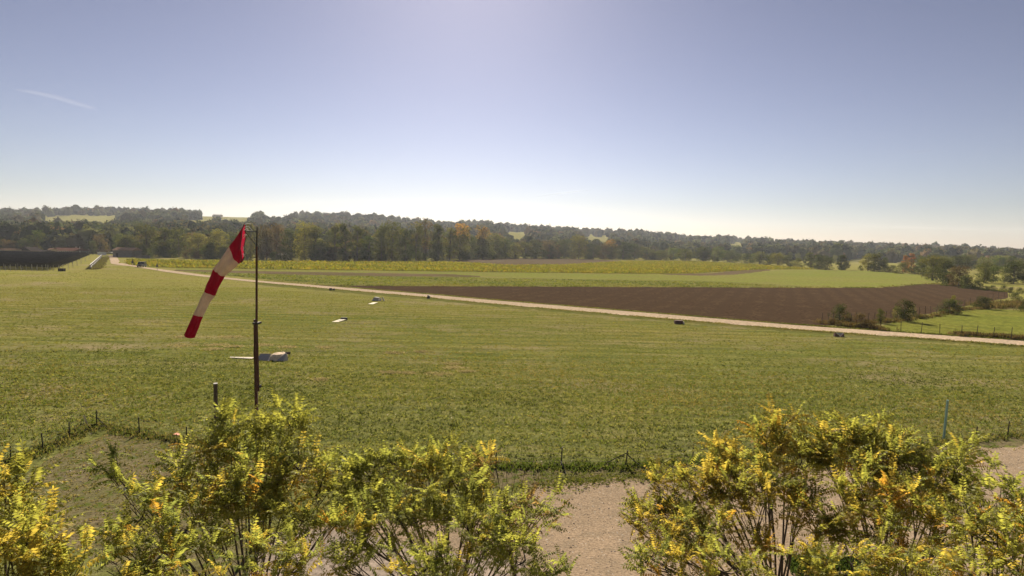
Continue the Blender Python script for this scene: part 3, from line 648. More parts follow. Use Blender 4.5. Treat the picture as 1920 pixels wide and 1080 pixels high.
# taller rank grass under the near fence
fl = dens([(20, 868), (80, 845), (181, 798)], 40).tolist()+dens([(181, 798), (263, 815), (420, 838)], 40).tolist()+dens([(430, 850), (800, 876), (929, 877), (1173, 876), (1300, 866), (1500, 852), (1830, 826), (2050, 800)], 160).tolist()
Pf = np.array([G(*p)[:2] for p in fl]); Pf = np.repeat(Pf, 22, 0)+rg.normal(size=(len(Pf)*22, 2))*np.array([.35, .22])
tufts('rank_grass', Pf, .115*(.4+1.0*rg.random(len(Pf))), .05, [(.06, .085, .02), (.08, .10, .03), (.11, .12, .04), (.15, .13, .06), (.07, .085, .03)], M['blade'], 'taller rank grass and weeds along the foot of the near wire fence', 'grass', 4, 4, .5)
Pv = scatter(wpoly([(110, 850), (200, 815), (420, 835), (800, 875), (1300, 866), (1830, 826), (1830, 846), (1240, 894), (1010, 916), (600, 1000), (500, 1100), (250, 1090), (100, 1000), (-60, 960)]), 30000, rg)
Pv = Pv[:int(len(Pv)*.75)]
tufts('grass', Pv, .04*(.5+rg.random(len(Pv))), .05, [(.10, .11, .035), (.15, .135, .055), (.20, .16, .09)], M['blade'], 'thin worn grass on the yard side of the near fence', 'grass', 3, 5, .9)
# ragged grass along the lane and round the ploughed field
def edge_grass(pix, n, spread, h, pal, seed, zz=.02):
    L = dens(pix, 240); P = np.array([G(*p)[:2] for p in L]); P = np.repeat(P, n, 0); P = P+rg.normal(size=P.shape)*np.array([spread*2, spread])
    keep = np.sin(P[:, 0]*.7)*np.sin(P[:, 0]*.23+seed)+rg.random(len(P))*1.2 > .2
    tufts('edge_grass', P[keep], h*(.3+rg.random(keep.sum())), .07, pal, M['blade'], 'ragged grass and weeds along the field and lane edges', 'grass', 4, seed, .8, zz)
EG = [(.08, .09, .025), (.12, .13, .035), (.17, .155, .06), (.20, .17, .08)]
edge_grass([(a, b+.6) for a, b in RBOT[8:-2]], 26, .22, .11, EG, 61, .03); edge_grass([(a, b-.8) for a, b in RTOP[8:-2]], 20, .16, .12, EG, 62, .04)
edge_grass([(640, 535.8), (960, 537), (1250, 538.5), (1500, 539.5), (1640, 540), (1752, 532)], 14, .9, .28, EG, 63); edge_grass([(1752, 532), (1890, 548)], 6, .5, .3, EG, 64)
edge_grass([(1010, 915), (1100, 902), (1240, 894), (1400, 884), (1650, 866), (1830, 846), (1925, 834)], 9, .3, .045, EG, 65)
# standing crop
cp = wpoly([(240, 487.5), (480, 490.5), (640, 491), (850, 492), (960, 498), (1060, 497), (1170, 490.3), (1300, 490.2), (1430, 497.5), (1530, 504.5), (1440, 505.6), (1400, 507), (1300, 512.5), (1200, 513.5), (960, 510.5), (640, 506.5), (480, 504.5), (320, 502), (240, 497)])
Pc = scatter(cp, 60000, rg)[:26000]
tufts('crop_plants', Pc, .62*(.7+.5*rg.random(len(Pc))), .55, [(.12, .13, .02), (.16, .16, .022), (.20, .17, .024), (.14, .15, .022), (.22, .17, .03)], M['blade'], 'standing yellow green crop in the long field band', 'crop', 3, 6, .6)
wp = wpoly([(360, 511), (640, 518), (850, 520), (960, 523), (1300, 528), (1480, 536), (1250, 537), (960, 535.5), (640, 534), (560, 529)])
Pw = scatter(wp, 14000, rg)[:5000]
tufts('field_weeds', Pw, .16*(.4+.9*rg.random(len(Pw))), .35, [(.08, .10, .03), (.13, .14, .03), (.17, .17, .045)], M['blade'], 'scattered weeds in the olive strip before the ploughed field', 'weeds', 3, 7, .6)
# dry scrub strips
def scrub(pix, wdt, h, label, seed, n=26):
    L = dens(pix, 60); P = np.array([G(*p)[:2] for p in L]); P = np.repeat(P, n, 0)+rg.normal(size=(len(P)*n, 2))*wdt
    P = P[rg.random(len(P)) < .35+.65*(np.sin(P[:, 0]*1.1)*np.sin(P[:, 0]*.37+1) > -.2)]
    tufts('scrub', P, h*(.2+.8*rg.random(len(P))), .045, [(.09, .065, .04), (.12, .085, .05), (.08, .075, .03), (.15, .11, .06)], M['blade'], label, 'scrub', 9, seed, 1.0)
scrub([(1540, 606), (1580, 611), (1640, 617), (1660, 620)], .6, .55, 'dry brown scrub at the corner between ploughed field and lane', 8, 14)
scrub([(1620, 607), (1660, 604), (1700, 600), (1760, 592), (1800, 581), (1850, 579)], .5, .45, 'thin brown scrub under the fence of the ploughed field', 9)
scrub([(1850, 577), (1880, 575), (1925, 572)], 1.6, .9, 'pale brown brambles near the right edge', 10, 22)
scrub([(1795, 629), (1850, 632), (1925, 637), (1990, 641)], .45, .5, 'dry brown weeds between the lane and the fresh meadow', 12, 30)
# grey dead weed mats
for k, (u, v, a) in enumerate([(340, 648, 1.2), (430, 632, 1.3), (405, 647, 1.0), (400, 655, .9), (345, 632, .8), (440, 650, .7), (495, 647, 1.0), (540, 651, .8), (740, 662, .9), (790, 660, .6), (730, 699, .7), (820, 702, 1.0), (765, 700, .6), (850, 690, .9), (850, 683, .5), (600, 712, .6), (608, 652, .7), (875, 697, .5)]):
    P = G(u, v); q = rg.normal(size=(220, 2))*np.array([.55, .35])*a+np.array(P[:2])
    o = tufts('dead_weed_mat', q, .09*np.ones(len(q)), .05, [(.25, .21, .16), (.32, .27, .21), (.20, .17, .13)], M['blade'], 'grey brown mat of dead weeds lying in the airfield grass', 'weeds', 3, 30+k, 1.2)
    del o['kind']; o['group'] = 'grey dead weed mats in the grass'

# ------------------------------------------------------------------ stones in the yard
def stones():
    rng = np.random.default_rng(8); P = scatter(wpoly([(1010, 920), (1240, 897), (1830, 850), (1930, 838), (2100, 1080), (1000, 1080), (700, 1060)]), 16000, rng)[:7000]
    P = np.vstack([P, scatter(wpoly([(-60, 960), (200, 830), (600, 870), (1240, 892), (1000, 918), (500, 1000)]), 2500, rng)])
    b = np.array([(1, 0, 0), (-1, 0, 0), (0, 1, 0), (0, -1, 0), (0, 0, 1), (0, 0, -1)], float)
    f = np.array([(0, 2, 4), (2, 1, 4), (1, 3, 4), (3, 0, 4), (2, 0, 5), (1, 2, 5), (3, 1, 5), (0, 3, 5)])
    n = len(P); s = rng.lognormal(-4.1, .5, n)[:, None, None]; V = b[None]*s*rng.uniform(.6, 1.3, (n, 6, 1))*np.array([1, 1, .6])
    V[..., 0] += P[:, 0, None]; V[..., 1] += P[:, 1, None]; V[..., 2] += .01
    c = np.array([(.46, .38, .30), (.38, .30, .23), (.60, .53, .44)])[rng.integers(0, 3, n)]
    m, nn, out = newmat('stone'); at = N(nn, 'ShaderNodeAttribute', attribute_name='col'); finish(nn, out, at.outputs['Color'], .9)
    o = build('gravel_stones', V.reshape(-1, 3), (f[None]+(np.arange(n)*6)[:, None, None]).reshape(-1, 3), m, col=np.repeat(c, 6, 0))
    tag(o, 'loose pale stones strewn over the gravel yard', 'stones', kind='stuff')
stones()

# ------------------------------------------------------------------ windsock and masts
YS = 17.0
def P17(u, v, dy=0): return At(u, v, YS+dy)
base = P17(481, 800); base.z = 0
mast = thing('windsock_mast', 'tall rusty steel mast that carries the windsock', 'mast', base)
def rel(t, pts): return [Vector(p)-Vector(t.location) for p in pts]
MB().tube(rel(mast, [P17(481.8, 432), P17(481.3, 464)]), .020, 8).build('upper_tube', M['darksteel'], mast)
MB().tube(rel(mast, [P17(481.3, 462), P17(481.0, 600), P17(483.0, 733)]), [.030, .034, .055], 8).build('lower_tube', M['rust'], mast)
pt, pb = P17(478.5, 599, .12), P17(481, 780, .12); pb = pb+(pb-pt)*((pb.z-0)/(pt.z-pb.z)); pb.z = 0
MB().tube(rel(mast, [pt, pb]), .062, 4).build('ground_post', M['rust'], mast)
mid_ = P17(485.5, 724); MB().tube(rel(mast, [mid_-Vector((.13, 0, 0)), mid_+Vector((.06, 0, 0))]), .028, 6).box(rel(mast, [mid_+Vector((.05, 0, 0))])[0], (.03, .08, .09)).build('bolt', M['darksteel'], mast)
mid_ = P17(480.5, 606); MB().box(rel(mast, [mid_+Vector((0, .05, 0))])[0], (.17, .25, .06)).build('clamp', M['darksteel'], mast)
MB().tube(rel(mast, [P17(482, 434), P17(470, 434), P17(459, 433)]), .014, 6).build('arm', M['darksteel'], mast)
MB().tube(rel(mast, [P17(481.5, 461), P17(470, 447), P17(460, 435)]), .011, 6).build('brace', M['darksteel'], mast)
MB().tube(rel(mast, [P17(482, 432), P17(482.3, 426)]), .016, 6).build('tip', M['darksteel'], mast)
MB().tube(rel(mast, [P17(476.5, 640), P17(475.5, 660), P17(477, 690), P17(477.5, 700)]), .006, 5).build('halyard', M['darksteel'], mast)
# sock: stations (left/upper edge, right/lower edge) in the plane of the mast, given real cross-sections
ST = [((458.5, 419.5), (453.2, 492)), ((449, 436), (450.8, 493)), ((440, 449), (449.5, 493.5)), ((431, 461), (448.5, 494)), ((422, 476), (441.5, 501)), ((412, 491), (430, 509.5)), ((403.5, 504), (419.5, 518)), ((398, 516), (418, 523)), ((391, 532), (409, 540)), ((384.5, 545), (401.5, 555)),
      ((378, 557), (394, 567)), ((370, 573), (386, 581)), ((364.5, 587), (379, 594)), ((356, 607), (370.5, 615)), ((347, 628.5), (361.5, 634))]
BANDS = [(0, 3, 'sockred', 'faded red band at the mouth'), (3, 6, 'sockwhite', 'upper off white band'), (6, 9, 'sockred', 'middle red band'), (9, 12, 'sockwhite', 'lower off white band'), (12, 14, 'sockred', 'red band at the tail end')]
mouth = (P17(*ST[0][0])+P17(*ST[0][1]))/2
sock = thing('windsock', 'red and white striped windsock hanging limp from the mast', 'windsock', mouth)
K = 24; rs = random.Random(2)
rings = []
for i, (a, b) in enumerate(ST):
    k1, k2 = (rs.uniform(-1.3, 1.3), rs.uniform(-1.6, 1.6)) if 0 < i < 14 else (0, 0); a = (a[0]+k1, a[1]-k1*.4); b = (b[0]+k2, b[1]-k2*.4)
    A, B = P17(*a), P17(*b); c = (A+B)/2; e = (A-B)/2; L = e.length
    dpt = min(.5, max(.13, L*((.17, .22, .3, .42)[i] if i < 4 else .85))); ring = []
    for j in range(K):
        t = 2*PI*j/K; fold = 1+.22*math.sin(3*t+i*.5)+.16*math.sin(6*t+i*.35)*(1.3 if i < 8 else .6)
        env = min(1, 1.05*abs(math.cos(t))+abs(math.sin(t)))
        p = c+e*math.cos(t)+Vector((0, 1, 0))*math.sin(t)*dpt*fold
        p += Vector((0, rs.uniform(-.012, .012), 0)) + e.normalized()*(.03*math.sin(5*t+i*.7)*(0 if abs(math.cos(t)) > .96 else 1))
        ring.append(p-mouth)
    rings.append(ring)
for (i0, i1, mt, lab) in BANDS:
    V = []; sub = 3; rr = []
    for i in range(i0, i1):
        for s_ in range(sub): rr.append([rings[i][j].lerp(rings[i+1][j], s_/sub) for j in range(K)])
    rr.append(rings[i1]); V = [tuple(p) for r in rr for p in r]; n = len(rr)
    Q = [[i*K+j, i*K+(j+1) % K, (i+1)*K+(j+1) % K, (i+1)*K+j] for i in range(n-1) for j in range(K)]
    o = build('sock_band', np.array(V), np.array(Q), M[mt], sock, smooth=True); o['label'] = lab
hp = [r*1.0 for r in rings[0]]; MB().tube(hp+[hp[0]], .012, 5).build('mouth_hoop', M['darksteel'], sock)
for k, (a, b, c) in enumerate([((458.5, 421), (463, 418.5), (471, 420)), ((459, 426), (466, 424), (473, 432)), ((457.5, 432), (462, 428), (465, 430)), ((456.5, 441), (461, 439), (463.5, 441.5)), ((456, 447), (458, 444), (462, 440)), ((455.5, 462), (457, 465), (456.5, 470)), ((455, 476), (457.5, 477), (457, 481))]):
    MB().tube(rel(sock, [P17(*a), P17(*b), P17(*c)]), .009, 5).build('frayed_cord', M['white'], sock)
MB().tube(rel(sock, [P17(458, 430), P17(468, 433), P17(480, 434)]), .006, 5).build('tether', M['white'], sock)
# short pole
p0, p1 = At(404, 720, 20), At(405, 790, 20); p1 = p1+(p1-p0)*(p1.z/(p0.z-p1.z)); p1.z = 0
post = thing('timber_pole', 'dark square topped pole rising from the shrub left of the windsock mast', 'pole', p1)
MB().tube(rel(post, [p1, p0]), .07, 8).build('shaft', M['wood'], post); MB().tube(rel(post, [p0, p0+Vector((0, 0, .03))]), .078, 8).build('cap', M['galv'], post)
# teal stake, tan stick, orange sheet
a = G(1769, 826); b = At(1777, 750, a.y*.995); st = MB().tube([(0, 0, 0), b-a], .055, 6).build('marker_stake', M['teal'], loc=a); tag(st, 'slightly leaning teal marker stake behind the right hand trees', 'stake')
a = G(164, 796); b = At(157, 779, a.y); st = MB().tube([(0, 0, 0), b-a], .045, 6).build('tan_batten', M['tan'], loc=a); tag(st, 'tan batten leaning at the corner of the left wire fence', 'batten')
a = G(330, 816); st = MB(); st.add([(-.18, -.1, .02), (.2, -.08, .03), (.17, .12, .06), (-.02, .08, .10), (-.16, .1, .03), (0, -.09, .07)], [(0, 1, 2, 5), (0, 5, 3, 4)], [(5, 2, 3)]); o = st.build('plastic_sheet', M['pink'], loc=a); tag(o, 'crumpled orange pink sheet lying on the grass left of the big shrub', 'sheet')

# ------------------------------------------------------------------ airfield markers
def M3(rx=0, ry=0, rz=0): return Matrix.Rotation(rz, 3, 'Z')@Matrix.Rotation(ry, 3, 'Y')@Matrix.Rotation(rx, 3, 'X')
c = G(510, 677); s = c.y/F
mk = thing('corner_marker', 'low grey and tan angled ground marker right of the mast foot', 'marker', c)
MB().prism([(-30*s, 0, .02), (-9*s, 0, .02), (-9*s, .65, .45), (-29*s, .65, .45)], (0, .06, -.03)).build('slab', M['greyslab'], mk)
MB().prism([(-9*s, 0, .02), (-3*s, -.15, .02), (-8*s, .7, .42)], (0, .05, 0)).build('slab', M['greyslab'], mk)
mv = []; rk = random.Random(3)
for q_, (zz_, sc_) in enumerate([(0, 1.0), (.26, .93), (.42, .74), (.47, .40)]):
    for j in range(9):
        t_ = 2*PI*j/9; kx = 1+rk.uniform(-.12, .12); mv.append((4*s+15*s*sc_*kx*math.cos(t_), .95+.95*sc_*kx*math.sin(t_), zz_+rk.uniform(-.03, .05)*(q_ > 0)))
mq = [[q_*9+j, q_*9+(j+1) % 9, (q_+1)*9+(j+1) % 9, (q_+1)*9+j] for q_ in range(3) for j in range(9)]
MB().add(mv, mq, [[27, 27+j, 28+j] for j in range(1, 8)]).build('rubble_block', M['tanstone'], mk)['label'] = 'rough pale tan lump in the middle'
MB().prism([(9*s, 0, .02), (22*s, 0, .02), (21*s, .6, .56), (13*s, .6, .40)], (0, .06, -.02)).build('slab', M['greyslab'], mk)
MB().prism([(22*s, 0, .02), (27*s, .25, .02), (21*s, .62, .56)], (.04, .03, 0)).build('slab', M['whitepaint'], mk)
MB().box((9*s, 1.78, .30), (18*s, .1, .2)).build('edge_board', M['roofdark'], mk)
c = G(452, 672); s = c.y/F
tag(MB().prism([(-21*s, -.05, .03), (24*s, -.28, .03), (24*s, .10, .06), (-22*s, .12, .06)], (0, .0, .04)).build('kerb_marker', M['whitepaint'], loc=c), 'long thin cream edge strip left of the mast foot', 'marker')
c = G(634, 603); s = c.y/F
mk = thing('number_marker', 'cream sloping board with dark strokes alone in the middle of the grass', 'marker', c)
MB().prism([(-9*s, -.6, .05), (3*s, -.6, .05), (10*s, 1.4, .14), (-2*s, 1.4, .14)], (0, .0, -.04)).build('board', M['cream'], mk)
MB().prism([(-1.9*s, .0, .082), (-.6*s, .0, .082), (1.2*s, .9, .122), (-.1*s, .9, .122)], (0, 0, .012)).build('painted_stroke', M['black'], mk)
MB().prism([(1.2*s, .0, .082), (2.5*s, .0, .082), (4.3*s, .9, .122), (3*s, .9, .122)], (0, 0, .012)).build('painted_stroke', M['black'], mk)
MB().box((4*s, 1.5, .16), (13*s, .10, .30)).build('backing', M['darksteel'], mk)
c = G(698, 570); s = c.y/F
tag(MB().prism([(-7*s, -.5, .05), (3*s, -.5, .05), (7*s, 1.3, .14), (-2*s, 1.3, .14)], (0, .0, -.04)).build('board_marker', M['cream'], loc=c), 'cream board lying in front of the grey block near the lane', 'marker')
c = G(704, 564.5); s = c.y/F
mk = thing('block_marker', 'grey angled block with upright pale slab near the lane', 'marker', c)
MB().prism([(-8*s, .2, 0), (5*s, .2, 0), (4*s, .5, .55), (-4*s, .5, .6)], (0, .9, -.05)).build('block', M['greyslab'], mk); MB().prism([(6*s, 0, 0), (10*s, 0, 0), (9*s, .6, .5), (6*s, .6, .3)], (0, .3, 0)).build('block', M['greyslab'], mk)
MB().box((14*s, .2, .32), (3*s, .12, .75), M3(0, -.45, 0)).build('slab', M['whitepaint'], mk)
c = G(1574, 631); s = c.y/F
mk = thing('v_marker', 'dark brown box marker with blue grey V shaped face beside the lane', 'marker', c)
MB().prism([(-9*s, 0, 0), (-8*s, 0, .42), (0, -.2, .0)], (0, .3, 0)).build('side_panel', M['brick'], mk); MB().prism([(9*s, 0, 0), (8*s, 0, .42), (0, -.2, .0)], (0, .3, 0)).build('side_panel', M['brick'], mk)
MB().prism([(-7.5*s, .02, .44), (7.5*s, .02, .44), (0, -.22, .05)], (0, .03, 0)).build('face', M['greyslab'], mk)
c = G(1273, 607.5); s = c.y/F
mk = thing('block_marker', 'dark red block marker at the lane edge', 'marker', c)
MB().box((0, .25, .22), (15*s, .5, .44)).build('block', M['brick'], mk); MB().box((9.5*s, .3, .12), (2.5*s, .4, .25)).build('side_stone', M['concrete'], mk)
c = G(623, 544.5); s = c.y/F
mk = thing('block_marker', 'pair of small dark feet like blocks by the lane behind the mast', 'marker', c)
MB().box((-3*s, 0, .22), (4*s, .5, .45)).build('block', M['roofdark'], mk); MB().box((3*s, 0, .18), (3.5*s, .5, .36)).build('block', M['roofdark'], mk)
c = G(803, 560); s = c.y/F
tag(MB().prism([(-3*s, 0, 0), (3*s, 0, 0), (2*s, .1, .5), (-1.5*s, .1, .62)], (0, .5, 0)).build('block_marker', M['darksteel'], loc=c), 'single small dark block on the near edge of the lane', 'marker')

# ------------------------------------------------------------------ fences
def fence(name, label, runs, hgt, r, mat, wires=5, struts=(), lean=.02, seed=1, tops=None, netmat=None):
    rr = random.Random(seed); P0 = G(*runs[0][0]) if isinstance(runs[0][0], tuple) else G(*runs[0])
    t = thing(name, label, 'fence', P0); allp = []
    me = {}
    for run in runs:
        pts = [G(*p) for p in run]; tops_ = []
        for i, p in enumerate(pts):
            top = p+Vector((rr.uniform(-lean, lean)*hgt*4, rr.uniform(-lean, lean)*hgt*2, hgt*rr.uniform(.93, 1.06))); tops_.append(top)
            MB().tube([p-P0, top-P0], r, 5).build('post', mat, t)
        nb = MB()
        for k in range(wires):
            f = (k+.7)/(wires); 
            for i in range(len(pts)-1):
                a, b = pts[i].lerp(tops_[i], f*.95), pts[i+1].lerp(tops_[i+1], f*.95); m_ = (a+b)/2-Vector((0, 0, .03)); nb.tube([a-P0, m_-P0, b-P0], .004 if hgt < 1 else .006, 3, False)
        for i in range(len(pts)-1):
            L = (pts[i+1]-pts[i]).length; q = int(L/.3)
            if hgt < 1.0 and L < 8:
                for j in range(1, q):
                    a = pts[i].lerp(pts[i+1], j/q); b = tops_[i].lerp(tops_[i+1], j/q); nb.tube([a-P0, b-P0-Vector((0, 0, .04))], .0022, 3, False)
        o = nb.build('wire_netting', netmat or M['wood'], t); o['kind'] = 'stuff'
    for (a, b) in struts:
        MB().tube([a-P0, b-P0], r*.8, 5).build('strut', mat, t)
    return t
g1 = G(1173, 875)
fence('wire_fence', 'low wire netting fence running behind the yard and the shrubs', [[(440, 850), (560, 862), (680, 870), (800, 875), (929, 876), (1052, 874), (1173, 875), (1299, 865), (1420, 857), (1560, 847), (1700, 836), (1830, 826), (1889, 818), (1960, 810)]], .80, .027, M['darksteel'],
      struts=[(g1+Vector((0, 0, .6)), g1+Vector((-.85, .3, 0))), (g1+Vector((0, 0, .6)), g1+Vector((.75, -.4, 0))), (G(1052, 876)+Vector((0, 0, .25)), G(1061, 889)), (G(181, 800)+Vector((0, 0, .5)), G(181, 800)+Vector((.5, 0, 0)))])
fence('wire_fence', 'low wire fence turning a corner on the left beside the leaning batten', [[(-60, 905), (20, 868), (81, 844), (131, 823), (181, 799), (262, 814), (350, 832), (440, 850)]], .80, .027, M['darksteel'], seed=3)
fence('field_fence', 'post and wire fence between the lane and the fresh meadow', [[(1651, 618), (1689, 623), (1727, 626), (1762, 627), (1803, 630.5), (1831, 632), (1862, 634), (1896, 636.5), (1940, 639)]], 1.35, .035, M['wood'], 4, seed=4)
fl2 = dens([(1541, 608), (1600, 607), (1660, 603), (1710, 597), (1760, 588), (1800, 578), (1850, 566), (1893, 557)], 34)
fence('field_fence', 'row of close posts between the ploughed field and the fresh meadow', [[tuple(p) for p in fl2]], 1.5, .035, M['wood'], 4, seed=5)

# ------------------------------------------------------------------ solar farm
xr = lambda Y: G(118, 508).x + (G(180, 478).x-G(118, 508).x)*(Y-G(118, 508).y)/(G(180, 478).y-G(118, 508).y)
Y0, Y1 = G(60, 506).y+2, 280
nrow = 22
for k in range(nrow):
    Y = Y0+(Y1-Y0)*k/(nrow-1); x1 = xr(Y)-2.5; x0 = -Y*.93-12; L = x1-x0; cx = (x0+x1)/2
    t = thing('solar_panel_row', 'nearest row of dark solar panels behind the pale fence posts' if k == 0 else ('farthest row of dark solar panels before the village' if k == nrow-1 else 'dark solar panel row in the middle of the solar farm'), 'solar panels', (cx, Y, 0), 0, None if k in (0, nrow-1) else 'rows of the solar farm')
    mb = MB(); npan = int(L/8); wv_ = L/npan
    for j in range(npan): mb.box((-L/2+(j+.5)*wv_, .0, 1.35), (wv_-.12, 3.2, .06), M3(-.42, 0, 0))
    o = mb.build('panels', M['panel'], t); o['kind'] = 'stuff'
    mb = MB()
    for j in range(int(L/4)+1):
        x = -L/2+j*4; mb.box((x, -.75, .8), (.09, .09, 1.6)); mb.box((x, .9, .45), (.09, .09, .9))
    o = mb.build('legs', M['galv'] if k == 0 else M['darksteel'], t); o['kind'] = 'stuff'
fp = [(u, 508.2) for u in range(-30, 118, 10)]+[(118, 508), (128, 505), (137, 501.5), (145, 498), (152, 494.5), (160, 490.5), (167, 487)]
fence('solar_farm_fence', 'wire fence with pale posts round the dark solar farm', [fp], 1.75, .06, M['galv'], 3, seed=7, netmat=M['darksteel'])
c = G(116, 508.5); tag(MB().box((0, 0, .35), (1.5, .8, .7)).box((0, 0, .74), (1.6, .9, .08)).build('utility_box', M['roofdark'], loc=c), 'low dark box at the front corner of the solar farm', 'utility box')
# black barrier running away from the camera and the hedge beside it
a, b = G(169, 505), G(191, 483); d = (b-a); t = thing('plank_barrier', 'black two board barrier with pale top edges left of the lane', 'barrier', a)
dn = d.normalized(); nx = Vector((dn.y, -dn.x, 0)); L = d.length; ang = math.atan2(d.y, d.x)
for (z, hh) in ((1.15, .5), (.35, .5)):
    pl = MB().box(d/2+Vector((0, 0, z)), (L, .12, hh), M3(0, 0, ang)).build('board', M['black'], t)
    MB().box(d/2+Vector((0, 0, z+hh/2+.06)), (L, .12, .07), M3(0, 0, ang)).build('top_strip', M['white'], pl)
for k in range(12):
    p = d*(k/11.0); MB().box(p+Vector((.12, .0, .6)), (.12, .12, 1.2)).build('post', M['darksteel'], t)
hp_ = np.array([tuple((a+Vector((1.9, 0, 0))+d*(k/59))[:2]) for k in range(60)]); hp_ = np.repeat(hp_, 24, 0)+rg.normal(size=(1440, 2))*np.array([.35, .8])
tufts('clipped_hedge', hp_, .45*(.6+.5*rg.random(1440)), .18, [(.09, .085, .035), (.11, .10, .04), (.08, .07, .035)], M['blade'], 'low brown green hedge beside the black barrier', 'hedge', 4, 77, .4)
del bpy.data.objects['clipped_hedge']['kind']

# ------------------------------------------------------------------ road signs, lamp post, vehicles
def sign(u, vb, vt, label):
    p = G(u, vb); s = p.y/F; h = (vb-vt)*s; t = thing('road_sign', label, 'road sign', p)
    MB().tube([(0, 0, 0), (0, 0, h*.97)], .06, 6).build('post', M['galv'], t)
    w_ = 2.3*s; z0 = h*.42
    MB().prism([(-w_, -.07, z0), (w_, -.07, z0), (0, -.07, h)], (0, .04, 0)).build('triangle_plate', M['darksteel'], t)
    return t
t = sign(249, 499.5, 484.5, 'dark triangular road sign with a second plate left of the car'); p = G(249, 499.5)
MB().box((0, -.09, 1.45), (.75, .03, .8)).build('lower_plate', M['darksteel'], t)
sign(295, 507, 491.5, 'dark triangular road sign right of the car')
p = G(150, 476.5); t = thing('lamp_post', 'pale post behind the far corner of the solar farm', 'lamp post', p); MB().tube([(0, 0, 0), (0, 0, 4.2)], .12, 6).build('post', M['white'], t); MB().box((.4, 0, 4.2), (1.0, .2, .12)).build('lamp_head', M['galv'], t)
def car(p, rz, label, body, L=4.2, W=1.8, Hh=1.75):
    t = thing('parked_car' if body == 'white' else 'jeep', label, 'car', p, rz)
    prof = [(-L/2, .45), (-L/2, .95), (-L/2+.15, 1.05), (-L/2+.25, Hh), (L*.14, Hh), (L*.23, 1.1), (L/2-.1, 1.0), (L/2, .85), (L/2, .42)]
    MB().prism([(x, -W/2, z) for x, z in prof], (0, W, 0)).build('body', M[body], t)
    for sy in (-1, 1):
        MB().prism([(-L/2+.35, sy*(W/2+.004), 1.12), (L*.10, sy*(W/2+.004), 1.12), (L*.05, sy*(W/2+.004), Hh-.12), (-L/2+.4, sy*(W/2+.004), Hh-.12)], (0, sy*.01, 0)).build('side_window', M['glass'], t)
        for x in (-L*.31, L*.31):
            wh = MB().tube([(x, sy*(W/2-.2), .36), (x, sy*(W/2+.03), .36)], .36, 14).build('wheel', M['rubber'], t)
            MB().tube([(x, sy*(W/2+.03), .36), (x, sy*(W/2+.045), .36)], .2, 10).build('rim', M['galv'], wh)
        MB().box((L/2+.01, sy*W*.35, .78), (.04, .25, .18)).build('headlight', M['white'], t)
        MB().box((-L/2-.01, sy*W*.42, .85), (.04, .12, .25)).build('tail_light', M['brick'], t)
    MB().prism([(L*.145, -W*.43, Hh-.08), (L*.145, W*.43, Hh-.08), (L*.225, W*.45, 1.16), (L*.225, -W*.45, 1.16)], (.03, 0, .02)).build('windscreen', M['glass'], t)
    MB().box((L/2+.05, 0, .5), (.14, W*.96, .2)).build('bumper', M['darksteel'], t)
    return t
car(G(266, 500.8), math.radians(290), 'dark boxy off road car driving on the lane', 'black')
car(G(203.5, 476), 0.1, 'white car parked at the far end of the lane', 'white', 4.5, 1.8, 1.5); car(G(211, 475.6), 3.1, 'second white car just right of the first at the lane end', 'white', 4.5, 1.8, 1.5)

# ------------------------------------------------------------------ foreground shrubs with pinnate leaves
TINT = {'dg': (.16, .19, .065), 'g': (.22, .245, .07), 'yg': (.245, .255, .066), 'y': (.355, .29, .07), 'o': (.42, .25, .055), 'br': (.24, .17, .08)}
def leaf_proto(seed, tint):
    rng = np.random.default_rng(seed); c0 = np.array(TINT[tint]); n = rng.integers(7, 10); V = []; Fq = []; C = []
    L = .43; droop = rng.uniform(.5, 1.5)
    def spine(t): return np.array([L*t, 0, .10*t-L*.33*droop*t*t])
    k = 0
    for i in range(n):
        t = .16+.8*i/(n-1); ln = .098*(1-.35*abs(t-.5)*1.2)*rng.uniform(.85, 1.15); w_ = ln*.23
        b = spine(t); sp = spine(t+.02)-spine(t-.02); sp /= np.linalg.norm(sp)
        for s_ in (-1, 1):
            hang = rng.uniform(.35, 1.0); d = np.array([.25, s_*1.0, -hang*.9])+rng.normal(size=3)*.12; d /= np.linalg.norm(d)
            wd = sp*.9+np.array([0, 0, .2])+rng.normal(size=3)*.2; wd -= d*(wd@d); wd /= np.linalg.norm(wd)
            V += [b, b+d*ln*.5+wd*w_, b+d*ln, b+d*ln*.5-wd*w_]; Fq.append([k, k+1, k+2, k+3]); k += 4
            cc = c0*rng.uniform(.75, 1.25)
            C += [cc]*4
    b = spine(.97); V += [b, b+np.array([.045, .014, -.02]), b+np.array([.085, 0, -.05]), b+np.array([.045, -.014, -.02])]; Fq.append([k, k+1, k+2, k+3]); C += [c0]*4; k += 4
    # rachis
    for i in range(3):
        a_, b_ = spine(i/3), spine((i+1)/3); V += [a_+[0, .0025, 0], b_+[0, .002, 0], b_-[0, .002, 0], a_-[0, .0025, 0]]; Fq.append([k, k+1, k+2, k+3]); C += [c0*.6+np.array([.05, .03, .01])]*4; k += 4
    return np.array(V), np.array(Fq), np.array(C)
LP = {}
for ti, tn in enumerate(TINT):
    LP[tn] = []
    for s_ in range(4):
        V, Fq, C = leaf_proto(ti*10+s_, tn); o = build('leaf', V, Fq, M['nearleaf'], col=C); me = o.data; bpy.data.objects.remove(o); LP[tn].append((V, Fq, C, me))
def bez(a, b, c, n):
    return [a.lerp(b, t).lerp(b.lerp(c, t), t) for t in np.linspace(0, 1, n)]
